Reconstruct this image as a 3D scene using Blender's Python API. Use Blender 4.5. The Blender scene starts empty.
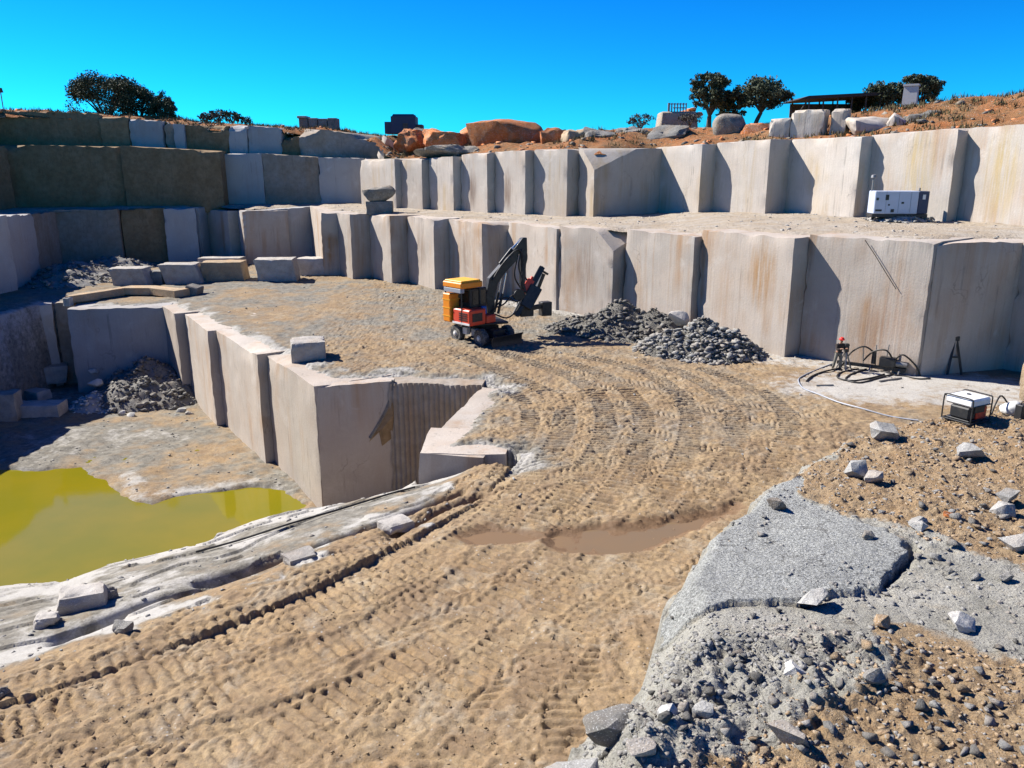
import bpy, bmesh, math, random
import numpy as np
from mathutils import Vector, Matrix

# ------------------------------------------------------------------ camera, sky, sun, exposure
FPX, CAM_H = 790.0, 10.4
PITCH = math.atan(214.0 / 790.0)
SC = bpy.context.scene
COL = SC.collection
cam_d = bpy.data.cameras.new('camera')
cam_d.sensor_fit = 'HORIZONTAL'
cam_d.sensor_width = 36.0
cam_d.lens = 36.0 * FPX / 1024.0
cam_d.clip_start = 0.1
cam_d.clip_end = 9000.0
cam = bpy.data.objects.new('camera', cam_d)
cam.location = (0, 0, CAM_H)
cam.rotation_euler = (math.pi / 2 - PITCH, 0, 0)
COL.objects.link(cam)
SC.camera = cam

SUN_EL = math.radians(41.0)
SUN_AZ = math.atan2(-0.905, 0.425)          # clockwise from +Y, the sun stands behind the quarry to the left
world = bpy.data.worlds.new('World')
SC.world = world
world.use_nodes = True
wn = world.node_tree.nodes
wl = world.node_tree.links
wn.clear()
w_sky = wn.new('ShaderNodeTexSky')
w_sky.sky_type = 'NISHITA'
w_sky.sun_disc = False
w_sky.sun_elevation = SUN_EL
w_sky.sun_rotation = SUN_AZ
w_sky.altitude = 600
w_sky.air_density = 1.0
w_sky.dust_density = 0.0
w_sky.ozone_density = 2.0
w_hs = wn.new('ShaderNodeHueSaturation')
w_hs.inputs['Saturation'].default_value = 1.15
w_bg = wn.new('ShaderNodeBackground')
w_bg.inputs['Strength'].default_value = 0.055
w_out = wn.new('ShaderNodeOutputWorld')
w_s1 = wn.new('ShaderNodeVectorMath')
w_s1.operation = 'SCALE'
w_s1.inputs['Scale'].default_value = 0.22
w_gm = wn.new('ShaderNodeGamma')
w_gm.inputs['Gamma'].default_value = 1.45
w_s2 = wn.new('ShaderNodeVectorMath')
w_s2.operation = 'SCALE'
w_s2.inputs['Scale'].default_value = 1 / 0.22
wl.new(w_sky.outputs[0], w_s1.inputs[0])
wl.new(w_s1.outputs[0], w_gm.inputs['Color'])
wl.new(w_gm.outputs[0], w_s2.inputs[0])
wl.new(w_s2.outputs[0], w_hs.inputs['Color'])
w_mul = wn.new('ShaderNodeMix')
w_mul.data_type = 'RGBA'
w_mul.blend_type = 'MULTIPLY'
w_mul.inputs[0].default_value = 1.0
w_mul.inputs[7].default_value = (0.04, 0.77, 1.34, 1)
wl.new(w_hs.outputs[0], w_mul.inputs[6])
wl.new(w_mul.outputs[2], w_bg.inputs['Color'])
wl.new(w_bg.outputs[0], w_out.inputs['Surface'])

sun_d = bpy.data.lights.new('sun', 'SUN')
sun_d.energy = 5.0
sun_d.angle = math.radians(0.5)
sun_d.color = (1.0, 0.955, 0.88)
sun = bpy.data.objects.new('sun', sun_d)
SUN_V = Vector((math.sin(SUN_AZ) * math.cos(SUN_EL), math.cos(SUN_AZ) * math.cos(SUN_EL), math.sin(SUN_EL)))
sun.rotation_euler = SUN_V.to_track_quat('Z', 'Y').to_euler()
sun.location = (-40, 30, 60)
COL.objects.link(sun)

SC.view_settings.view_transform = 'Standard'
SC.view_settings.look = 'None'
SC.view_settings.exposure = 1.05
SC.view_settings.gamma = 1.0
SC.view_settings.use_curve_mapping = False
SC.render.engine = 'CYCLES'
SC.cycles.max_bounces = 4
SC.cycles.diffuse_bounces = 1

# ------------------------------------------------------------------ helpers
random.seed(7)
RNG = np.random.default_rng(7)
CP, SP = math.cos(PITCH), math.sin(PITCH)


def ray(px, py):
    u = (px - 512) / FPX
    v = (384 - py) / FPX
    return u, CP + v * SP, -SP + v * CP


def onz(px, py, z):
    """world x, y of a point of the photograph that lies at height z"""
    d = ray(px, py)
    t = (z - CAM_H) / d[2]
    return d[0] * t, d[1] * t


def zat(px, py, y):
    d = ray(px, py)
    return CAM_H + d[2] * y / d[1]


def at_y(px, py, y):
    d = ray(px, py)
    t = y / d[1]
    return d[0] * t, y, CAM_H + d[2] * t


def col_px(x, y, z):
    return 512 + FPX * x / (y * CP - (z - CAM_H) * SP)


def _h(n):
    n = (n ^ (n >> np.uint32(15))) * np.uint32(0x2C1B3C6D)
    n = (n ^ (n >> np.uint32(12))) * np.uint32(0x297A2D39)
    return (n ^ (n >> np.uint32(15))).astype(np.float64) / 4294967295.0


def vn2(x, y, seed=0):
    x = np.asarray(x, float); y = np.asarray(y, float)
    ix = np.floor(x); iy = np.floor(y)
    fx = x - ix; fy = y - iy
    fx = fx * fx * (3 - 2 * fx); fy = fy * fy * (3 - 2 * fy)
    a = ix.astype(np.int64); b = iy.astype(np.int64)

    def g(i, j):
        return _h(((a + i) * 73856093 + (b + j) * 19349663 + seed * 83492791 & 0xFFFFFFFF).astype(np.uint32))
    return (g(0, 0) * (1 - fx) + g(1, 0) * fx) * (1 - fy) + (g(0, 1) * (1 - fx) + g(1, 1) * fx) * fy


def fbm2(x, y, octv=4, seed=0, gain=0.5):
    s = 0; a = 1; t = 0; f = 1
    for o in range(octv):
        s = s + a * vn2(np.asarray(x) * f + 17.3 * o, np.asarray(y) * f - 9.1 * o, seed + o)
        t += a; a *= gain; f *= 2.03
    return s / t * 2 - 1


def vn3(p, seed=0):
    p = np.asarray(p, float)
    i = np.floor(p); f = p - i
    f = f * f * (3 - 2 * f)
    a = i.astype(np.int64)

    def g(x, y, z):
        return _h(((a[:, 0] + x) * 73856093 + (a[:, 1] + y) * 19349663 + (a[:, 2] + z) * 50331653 + seed * 83492791 & 0xFFFFFFFF).astype(np.uint32))
    r = 0
    for x in (0, 1):
        wx = f[:, 0] if x else 1 - f[:, 0]
        for y in (0, 1):
            wy = f[:, 1] if y else 1 - f[:, 1]
            for z in (0, 1):
                wz = f[:, 2] if z else 1 - f[:, 2]
                r = r + g(x, y, z) * wx * wy * wz
    return r


def fbm3(p, octv=3, seed=0, gain=0.5):
    p = np.asarray(p, float)
    s = 0; a = 1; t = 0; f = 1
    for o in range(octv):
        s = s + a * vn3(p * f + 11.7 * o, seed + o)
        t += a; a *= gain; f *= 2.03
    return s / t * 2 - 1


def sstep(a, b, x):
    t = np.clip((x - a) / (b - a), 0, 1)
    return t * t * (3 - 2 * t)


def seg_dist(x, y, pts, closed=False):
    d = np.full(np.shape(x), 1e9)
    n = len(pts)
    for i in range(n if closed else n - 1):
        ax, ay = pts[i]; bx, by = pts[(i + 1) % n]
        ex, ey = bx - ax, by - ay
        L = ex * ex + ey * ey + 1e-12
        t = np.clip(((x - ax) * ex + (y - ay) * ey) / L, 0, 1)
        d = np.minimum(d, np.hypot(x - ax - t * ex, y - ay - t * ey))
    return d


def inside(x, y, pts):
    r = np.zeros(np.shape(x), bool)
    n = len(pts)
    for i in range(n):
        ax, ay = pts[i]; bx, by = pts[(i + 1) % n]
        if ay == by:
            continue
        c = ((ay > y) != (by > y)) & (x < (bx - ax) * (y - ay) / (by - ay) + ax)
        r ^= c
    return r


def sdist(x, y, pts):
    """negative inside the polygon"""
    d = seg_dist(x, y, pts, True)
    return np.where(inside(x, y, pts), -d, d)


def mesh_np(name, V, F, smooth=False, attrs=None, auto=None):
    """mesh from arrays; F is (n,3) or (n,4)"""
    V = np.asarray(V, np.float32); F = np.asarray(F, np.int32)
    me = bpy.data.meshes.new(name)
    k = F.shape[1]
    me.vertices.add(len(V)); me.vertices.foreach_set('co', V.ravel())
    me.loops.add(F.size); me.loops.foreach_set('vertex_index', F.ravel())
    me.polygons.add(len(F))
    me.polygons.foreach_set('loop_start', np.arange(0, F.size, k, dtype=np.int32))
    me.polygons.foreach_set('loop_total', np.full(len(F), k, np.int32))
    if smooth:
        me.polygons.foreach_set('use_smooth', np.ones(len(F), bool))
    me.update(calc_edges=True)
    if attrs:
        for an, arr in attrs.items():
            a = me.attributes.new(an, 'FLOAT_COLOR', 'POINT')
            buf = np.ones((len(V), 4), np.float32)
            buf[:, :arr.shape[1]] = arr
            a.data.foreach_set('color', buf.ravel())
    if auto is not None:
        me.polygons.foreach_set('use_smooth', np.ones(len(F), bool))
        me.set_sharp_from_angle(angle=math.radians(auto))
    return me


def link(name, me, mat=None, parent=None, loc=None, rot=None):
    o = bpy.data.objects.new(name, me)
    COL.objects.link(o)
    if me is not None and mat is not None and not me.materials:
        me.materials.append(mat)
    if parent is not None:
        o.parent = parent
    if loc is not None:
        o.location = loc
    if rot is not None:
        o.rotation_euler = rot
    return o


def tag(o, label, cat, group=None):
    o['label'] = label
    o['category'] = cat
    if group:
        o['group'] = group
    return o


def kind(o, k, label=None):
    o['kind'] = k
    if label:
        o['label'] = label
    return o


def thing(name, label, cat, loc=(0, 0, 0), rz=0.0, group=None):
    o = bpy.data.objects.new(name, None)
    o.empty_display_size = 0.3
    COL.objects.link(o)
    o.location = loc
    o.rotation_euler = (0, 0, rz)
    return tag(o, label, cat, group)


class MB:
    """collects shapes into one mesh"""
    def __init__(s):
        s.v = []; s.f = []

    def add(s, v, f):
        b = len(s.v)
        s.v += [tuple(p) for p in v]
        s.f += [tuple(i + b for i in q) for q in f]
        return s

    def box(s, c, size, rot=None, taper=1.0):
        x, y, z = size[0] / 2, size[1] / 2, size[2] / 2
        m = rot if rot is not None else Matrix.Identity(3)
        vs = []
        for dz in (-1, 1):
            k = taper if dz > 0 else 1.0
            for dx, dy in ((-1, -1), (1, -1), (1, 1), (-1, 1)):
                vs.append(Vector(c) + m @ Vector((dx * x * k, dy * y * k, dz * z)))
        return s.add(vs, [(3, 2, 1, 0), (4, 5, 6, 7), (0, 1, 5, 4), (1, 2, 6, 5), (2, 3, 7, 6), (3, 0, 4, 7)])

    def bar(s, a, b, w, h=None, up=(0, 0, 1)):
        a = Vector(a); b = Vector(b); h = h or w
        d = (b - a); L = d.length; d.normalize()
        u = Vector(up)
        if abs(d.dot(u)) > 0.97:
            u = Vector((0, 1, 0))
        sx = d.cross(u).normalized(); sz = sx.cross(d).normalized()
        m = Matrix((sx, d, sz)).transposed()
        return s.box((a + b) / 2, (w, L, h), m)

    def tube(s, pts, r, n=8, caps=True, r2=None):
        pts = [Vector(p) for p in pts]
        m = len(pts)
        b = len(s.v)
        prev = None
        for i, p in enumerate(pts):
            t = (pts[min(i + 1, m - 1)] - pts[max(i - 1, 0)]).normalized()
            if prev is None:
                u = t.orthogonal().normalized()
            else:
                u = (prev - t * prev.dot(t))
                u = u.normalized() if u.length > 1e-6 else t.orthogonal().normalized()
            prev = u
            w = t.cross(u)
            rr = r if r2 is None else r + (r2 - r) * i / max(1, m - 1)
            for k in range(n):
                a = 2 * math.pi * k / n
                s.v.append(tuple(p + (u * math.cos(a) + w * math.sin(a)) * rr))
        for i in range(m - 1):
            for k in range(n):
                s.f.append((b + i * n + k, b + i * n + (k + 1) % n, b + (i + 1) * n + (k + 1) % n, b + (i + 1) * n + k))
        if caps:
            s.f.append(tuple(b + k for k in range(n))[::-1])
            s.f.append(tuple(b + (m - 1) * n + k for k in range(n)))
        return s

    def cyl(s, a, b, r, n=16, r2=None):
        return s.tube([a, b], r, n, True, r2)

    def lathe(s, c, axis, prof, n=24):
        """prof: list of (offset along the axis, radius)"""
        ax = Vector(axis).normalized()
        u = ax.orthogonal().normalized(); w = ax.cross(u)
        b = len(s.v)
        for o, r in prof:
            for k in range(n):
                a = 2 * math.pi * k / n
                s.v.append(tuple(Vector(c) + ax * o + (u * math.cos(a) + w * math.sin(a)) * r))
        for i in range(len(prof) - 1):
            for k in range(n):
                s.f.append((b + i * n + k, b + i * n + (k + 1) % n, b + (i + 1) * n + (k + 1) % n, b + (i + 1) * n + k))
        s.f.append(tuple(b + k for k in range(n))[::-1])
        s.f.append(tuple(b + (len(prof) - 1) * n + k for k in range(n)))
        return s

    def prism(s, poly, a, d):
        """flat polygon (list of 3-vectors) extruded by vector d"""
        n = len(poly)
        vs = [Vector(p) for p in poly] + [Vector(p) + Vector(d) for p in poly]
        fs = [tuple(range(n))[::-1], tuple(range(n, 2 * n))]
        for i in range(n):
            fs.append((i, (i + 1) % n, n + (i + 1) % n, n + i))
        return s.add(vs, fs)

    def mesh(s, name, bevel=0.0, auto=35):
        me = bpy.data.meshes.new(name)
        bm = bmesh.new()
        vs = [bm.verts.new(p) for p in s.v]
        for q in s.f:
            try:
                bm.faces.new([vs[i] for i in q])
            except ValueError:
                pass
        bmesh.ops.recalc_face_normals(bm, faces=bm.faces)
        if bevel:
            bmesh.ops.bevel(bm, geom=list(bm.edges), offset=bevel, segments=1, affect='EDGES', clamp_overlap=True)
        bm.to_mesh(me); bm.free()
        if auto:
            for p in me.polygons:
                p.use_smooth = True
            me.set_sharp_from_angle(angle=math.radians(auto))
        return me

    def build(s, name, mat, parent=None, bevel=0.0, auto=35):
        return link(name, s.mesh(name, bevel, auto), mat, parent)


def smooth_path(pts, step=0.3):
    pts = [Vector(p) for p in pts]
    out = []
    n = len(pts)
    for i in range(n - 1):
        p0 = pts[max(i - 1, 0)]; p1 = pts[i]; p2 = pts[i + 1]; p3 = pts[min(i + 2, n - 1)]
        k = max(2, int((p2 - p1).length / step))
        for j in range(k):
            t = j / k
            out.append(0.5 * ((2 * p1) + (p2 - p0) * t + (2 * p0 - 5 * p1 + 4 * p2 - p3) * t * t + (3 * p1 - p0 - 3 * p2 + p3) * t ** 3))
    out.append(pts[-1])
    return out


# ------------------------------------------------------------------ materials
class NT:
    def __init__(s, name, rough=0.85, spec=0.3):
        s.m = bpy.data.materials.new(name)
        s.m.use_nodes = True
        s.t = s.m.node_tree
        s.b = s.t.nodes['Principled BSDF']
        s.b.inputs['Roughness'].default_value = rough
        s.b.inputs['Specular IOR Level'].default_value = spec

    def n(s, typ, ins=None, **props):
        nd = s.t.nodes.new(typ)
        for k, v in props.items():
            setattr(nd, k, v)
        for k, v in (ins or {}).items():
            if isinstance(v, bpy.types.NodeSocket):
                s.t.links.new(v, nd.inputs[k])
            else:
                nd.inputs[k].default_value = v
        return nd

    def pos(s, scale=(1, 1, 1), obj=False, off=None):
        if obj:
            src = s.n('ShaderNodeTexCoord').outputs['Object']
        else:
            src = s.n('ShaderNodeNewGeometry').outputs['Position']
        ins = {'Vector': src, 'Scale': scale}
        mp = s.n('ShaderNodeMapping', ins)
        if off is not None:
            s.t.links.new(off, mp.inputs['Location'])
        return mp.outputs[0]

    def noise(s, vec, scale, detail=4, rough=0.55, dist=0.0):
        return s.n('ShaderNodeTexNoise', {'Vector': vec, 'Scale': scale, 'Detail': detail, 'Roughness': rough, 'Distortion': dist}).outputs['Fac']

    def voro(s, vec, scale, feature='F1', out='Distance'):
        return s.n('ShaderNodeTexVoronoi', {'Vector': vec, 'Scale': scale}, feature=feature).outputs[out]

    def ramp(s, fac, stops):
        nd = s.n('ShaderNodeValToRGB', {'Fac': fac})
        e = nd.color_ramp.elements
        while len(e) < len(stops):
            e.new(0.5)
        for i, (p, c) in enumerate(stops):
            e[i].position = p
            e[i].color = (c, c, c, 1) if not isinstance(c, tuple) else (*c, 1)
        return nd.outputs['Color']

    def mix(s, fac, a, b, blend='MIX'):
        nd = s.n('ShaderNodeMix', None, data_type='RGBA', blend_type=blend)
        for k, v in ((0, fac), (6, a), (7, b)):
            if isinstance(v, bpy.types.NodeSocket):
                s.t.links.new(v, nd.inputs[k])
            elif k == 0:
                nd.inputs[0].default_value = v
            else:
                nd.inputs[k].default_value = (*v, 1)
        return nd.outputs[2]

    def math(s, op, a, b=0.5):
        nd = s.n('ShaderNodeMath', None, operation=op)
        for i, v in enumerate((a, b)):
            if isinstance(v, bpy.types.NodeSocket):
                s.t.links.new(v, nd.inputs[i])
            else:
                nd.inputs[i].default_value = v
        return nd.outputs[0]

    def bump(s, height, strength=0.5, dist=0.02, normal=None):
        ins = {'Height': height, 'Strength': strength, 'Distance': dist}
        if normal is not None:
            ins['Normal'] = normal
        return s.n('ShaderNodeBump', ins).outputs[0]

    def set(s, **kw):
        for k, v in kw.items():
            k = {'color': 'Base Color', 'rough': 'Roughness', 'normal': 'Normal', 'metal': 'Metallic'}.get(k, k)
            if isinstance(v, bpy.types.NodeSocket):
                s.t.links.new(v, s.b.inputs[k])
            elif k == 'Base Color':
                s.b.inputs[k].default_value = (*v, 1)
            else:
                s.b.inputs[k].default_value = v
        return s.m


def paint(name, c, rough=0.5, metal=0.0, dirt=0.25, dirtc=(0.30, 0.24, 0.17), scale=3.0, spec=0.4):
    t = NT(name, rough, spec)
    p = t.pos(obj=True)
    f = t.ramp(t.noise(p, scale, 5, 0.65), [(0.45, 0.0), (0.75, 1.0)])
    f = t.math('MULTIPLY', f, dirt)
    g = t.noise(p, scale * 9, 3)
    col = t.mix(f, c, dirtc)
    col = t.mix(t.math('MULTIPLY', g, 0.25), col, tuple(x * 0.7 for x in c))
    return t.set(color=col, metal=metal, rough=t.ramp(g, [(0.2, rough * 0.8), (0.8, min(1, rough * 1.25))]))


def granite_sawn(name, base=(0.475, 0.425, 0.37), stain=(0.36, 0.20, 0.085), sa=0.95, dark=(0.12, 0.105, 0.09), da=0.6, weather=0.0, wcol=(0.16, 0.13, 0.09), streak=0.5, line=0.6, spots=()):
    """sawn or wedged granite face: grain, vertical water streaks, rusty stains, faint drill lines"""
    t = NT(name, 0.88, 0.2)
    rnd = t.n('ShaderNodeObjectInfo').outputs['Random']
    off = t.n('ShaderNodeCombineXYZ', {'X': t.math('MULTIPLY', rnd, 37.0), 'Y': t.math('MULTIPLY', rnd, 53.0), 'Z': t.math('MULTIPLY', rnd, 11.0)}).outputs[0]
    p = t.pos(off=off)
    pv = t.pos((1, 1, 0.07), off=off)
    pl = t.pos((1, 1, 0.012), off=off)
    big = t.noise(p, 0.35, 5, 0.6)
    col = t.mix(t.ramp(big, [(0.3, 0.0), (0.7, 1.0)]), tuple(c * 0.86 for c in base), tuple(min(1, c * 1.1) for c in base))
    hue = t.ramp(t.noise(p, 0.22, 3), [(0.35, 0.0), (0.7, 0.55)])
    col = t.mix(hue, col, (base[0] * 1.02, base[1] * 0.90, base[2] * 0.80))
    st = t.ramp(t.noise(pv, 0.9, 5, 0.6, 0.3), [(0.46, 0.0), (0.70, 1.0)])
    msk = t.ramp(t.noise(p, 0.28, 2), [(0.40, 0.0), (0.60, 1.0)])
    col = t.mix(t.math('MULTIPLY', t.math('MULTIPLY', st, msk), sa), col, stain)
    dk = t.ramp(t.noise(pv, 2.6, 5, 0.65, 0.2), [(0.56, 0.0), (0.74, 1.0)])
    msk2 = t.ramp(t.noise(p, 0.4, 2, 0.5), [(0.46, 0.0), (0.68, 1.0)])
    col = t.mix(t.math('MULTIPLY', t.math('MULTIPLY', dk, msk2), da), col, dark)
    wt = t.ramp(t.noise(pv, 4.5, 4, 0.6), [(0.55, 0.0), (0.8, 1.0)])
    col = t.mix(t.math('MULTIPLY', wt, streak * 0.4), col, (min(1, base[0] * 1.3), min(1, base[1] * 1.3), min(1, base[2] * 1.3)))
    ln = t.ramp(t.noise(pl, 5.0, 2, 0.5), [(0.60, 0.0), (0.66, 1.0)])
    lnm = t.ramp(t.noise(p, 0.6, 3), [(0.50, 0.0), (0.62, 1.0)])
    col = t.mix(t.math('MULTIPLY', t.math('MULTIPLY', ln, lnm), line), col, tuple(c * 0.5 for c in base))
    blot = t.ramp(t.noise(p, 0.75, 6, 0.7, 0.4), [(0.54, 0.0), (0.74, 0.30)])
    col = t.mix(blot, col, (base[0] * 0.62, base[1] * 0.60, base[2] * 0.58))
    pale = t.ramp(t.noise(p, 0.55, 5, 0.65, 0.6), [(0.58, 0.0), (0.72, 0.6)])
    col = t.mix(pale, col, (min(1, base[0] * 1.25), min(1, base[1] * 1.27), min(1, base[2] * 1.3)))
    pc = t.n('ShaderNodeVectorMath', {0: t.pos((1, 1, 0.22), off=off), 1: t.n('ShaderNodeTexNoise', {'Vector': p, 'Scale': 0.8, 'Detail': 5.0}).outputs['Color']}, operation='ADD').outputs[0]
    crk = t.ramp(t.voro(pc, 0.42, 'DISTANCE_TO_EDGE'), [(0.0, 1.0), (0.006, 0.0)])
    crm_ = t.ramp(t.noise(p, 0.33, 2), [(0.55, 0.0), (0.65, 0.5)])
    col = t.mix(t.math('MULTIPLY', crk, crm_), col, tuple(c * 0.16 for c in base))
    for (sx, sy, sz), rx, rz, sc, sk in spots:
        dv = t.n('ShaderNodeMapping', {'Vector': t.n('ShaderNodeVectorMath', {0: t.n('ShaderNodeNewGeometry').outputs['Position'], 1: (sx, sy, sz)}, operation='SUBTRACT').outputs[0], 'Scale': (1 / rx, 1 / rx, 1 / rz)}).outputs[0]
        ln_ = t.n('ShaderNodeVectorMath', {0: dv}, operation='LENGTH').outputs['Value']
        fall = t.ramp(t.math('ADD', ln_, t.math('MULTIPLY', t.math('SUBTRACT', t.noise(pv, 3.0, 5, 0.65), 0.5), 1.1)), [(0.35, 1.0), (1.0, 0.0)])
        fall = t.math('MULTIPLY', fall, t.ramp(t.noise(pv, 4.0, 5, 0.7, 0.3), [(0.38, 0.15), (0.60, 1.0)]))
        col = t.mix(t.math('MULTIPLY', fall, sk), col, sc)
    if weather:
        w = t.ramp(t.noise(p, 0.5, 6, 0.7), [(0.30, 0.0), (0.62, 1.0)])
        col = t.mix(t.math('MULTIPLY', w, weather), col, wcol)
        w2 = t.ramp(t.noise(p, 2.2, 6, 0.7), [(0.40, 0.0), (0.70, 1.0)])
        col = t.mix(t.math('MULTIPLY', w2, weather * 0.7), col, tuple(c * 0.45 for c in wcol))
    grain = t.noise(p, 60, 3, 0.7)
    col = t.mix(t.ramp(grain, [(0.35, 0.45), (0.62, 0.0)]), col, tuple(c * 0.45 for c in base))
    g2 = t.noise(p, 9, 6, 0.65)
    n1 = t.bump(t.noise(pl, 7.0, 3, 0.6), 0.35, 0.05)
    n2 = t.bump(g2, 0.35, 0.04, n1)
    tint = t.n('ShaderNodeHueSaturation', {'Color': col, 'Value': t.ramp(rnd, [(0.0, 0.88), (1.0, 1.1)])}).outputs[0]
    return t.set(color=tint, normal=n2)


def granite_rough(name, base=(0.36, 0.35, 0.33), dark=0.35, rust=0.25, rustc=(0.40, 0.25, 0.12), speck=40.0, bump=0.8):
    """broken granite with salt-and-pepper grain"""
    t = NT(name, 0.9, 0.2)
    rnd = t.n('ShaderNodeObjectInfo').outputs['Random']
    p = t.pos(obj=True, off=t.n('ShaderNodeCombineXYZ', {'X': t.math('MULTIPLY', rnd, 31.0), 'Y': t.math('MULTIPLY', rnd, 17.0)}).outputs[0])
    col = t.mix(t.ramp(t.noise(p, 1.6, 5, 0.6), [(0.3, 0.0), (0.7, 1.0)]), tuple(c * (1 - dark) for c in base), tuple(c * 1.15 for c in base))
    col = t.mix(t.math('MULTIPLY', t.ramp(t.noise(p, 0.9, 4), [(0.48, 0.0), (0.66, 1.0)]), rust), col, rustc)
    s1 = t.ramp(t.voro(p, speck), [(0.12, 1.0), (0.30, 0.0)])
    col = t.mix(t.math('MULTIPLY', s1, 0.5), col, (0.05, 0.05, 0.05))
    s2 = t.ramp(t.noise(p, speck * 1.3, 2), [(0.58, 0.0), (0.70, 1.0)])
    col = t.mix(t.math('MULTIPLY', s2, 0.5), col, (0.75, 0.74, 0.72))
    n = t.bump(t.noise(p, 5, 8, 0.7), bump, 0.08)
    n = t.bump(t.noise(p, 30, 4, 0.7), bump * 0.6, 0.02, n)
    tint = t.n('ShaderNodeHueSaturation', {'Color': col, 'Value': t.ramp(rnd, [(0.0, 0.8), (1.0, 1.18)])}).outputs[0]
    return t.set(color=tint, normal=n)


def soil(name, a, b, c, scale=0.5, bump=1.0, stones=0.5):
    t = NT(name, 0.95, 0.1)
    p = t.pos()
    col = t.mix(t.ramp(t.noise(p, scale, 6, 0.65), [(0.32, 0.0), (0.68, 1.0)]), a, b)
    col = t.mix(t.ramp(t.noise(p, scale * 4, 6, 0.7), [(0.50, 0.0), (0.68, 1.0)]), col, c)
    sp = t.ramp(t.voro(p, scale * 14), [(0.10, 1.0), (0.26, 0.0)])
    col = t.mix(t.math('MULTIPLY', sp, stones), col, (0.42, 0.39, 0.34))
    n = t.bump(t.noise(p, scale * 8, 8, 0.7), bump, 0.25)
    n = t.bump(t.noise(p, scale * 40, 4, 0.7), bump * 0.7, 0.05, n)
    return t.set(color=col, normal=n)


M = {}
M['wall'] = granite_sawn('granite_wall')
M['wall_pit'] = granite_sawn('granite_pit_wall', base=(0.46, 0.41, 0.355), sa=0.6, da=0.5)
M['wall_upper'] = granite_sawn('granite_upper_wall', base=(0.50, 0.455, 0.40), sa=0.75, da=0.55, stain=(0.40, 0.27, 0.11))
M['wall_fresh'] = granite_sawn('granite_fresh_wall', base=(0.42, 0.41, 0.40), sa=0.3, da=0.3)
M['wall_old'] = granite_sawn('granite_weathered_wall', base=(0.36, 0.265, 0.16), sa=0.6, da=0.8, weather=0.8, wcol=(0.24, 0.15, 0.07), streak=0.3)
M['wall_mix'] = granite_sawn('granite_half_weathered_wall', base=(0.38, 0.35, 0.31), sa=0.5, da=0.5, weather=0.55, wcol=(0.25, 0.17, 0.09))
M['block'] = granite_rough('granite_block', (0.40, 0.37, 0.33), 0.3, 0.2)
M['rock'] = granite_rough('granite_rubble', (0.34, 0.33, 0.305))
M['rock_dark'] = granite_rough('granite_dark_rubble', (0.20, 0.19, 0.17), 0.4, 0.35, (0.22, 0.15, 0.09))
M['rock_tan'] = granite_rough('granite_tan_rubble', (0.38, 0.28, 0.175), 0.3, 0.5, (0.50, 0.30, 0.14))
M['rock_white'] = granite_rough('granite_pale_rubble', (0.48, 0.465, 0.43), 0.2, 0.1)
M['boulder_orange'] = granite_rough('weathered_orange_granite', (0.50, 0.17, 0.05), 0.35, 0.4, (0.36, 0.28, 0.18), 12.0)
M['boulder_grey'] = granite_rough('weathered_grey_granite', (0.25, 0.225, 0.185), 0.4, 0.3, (0.42, 0.27, 0.13), 12.0)

# ------------------------------------------------------------------ quarry walls
def unit(x, y):
    l = math.hypot(x, y)
    return x / l, y / l


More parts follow.
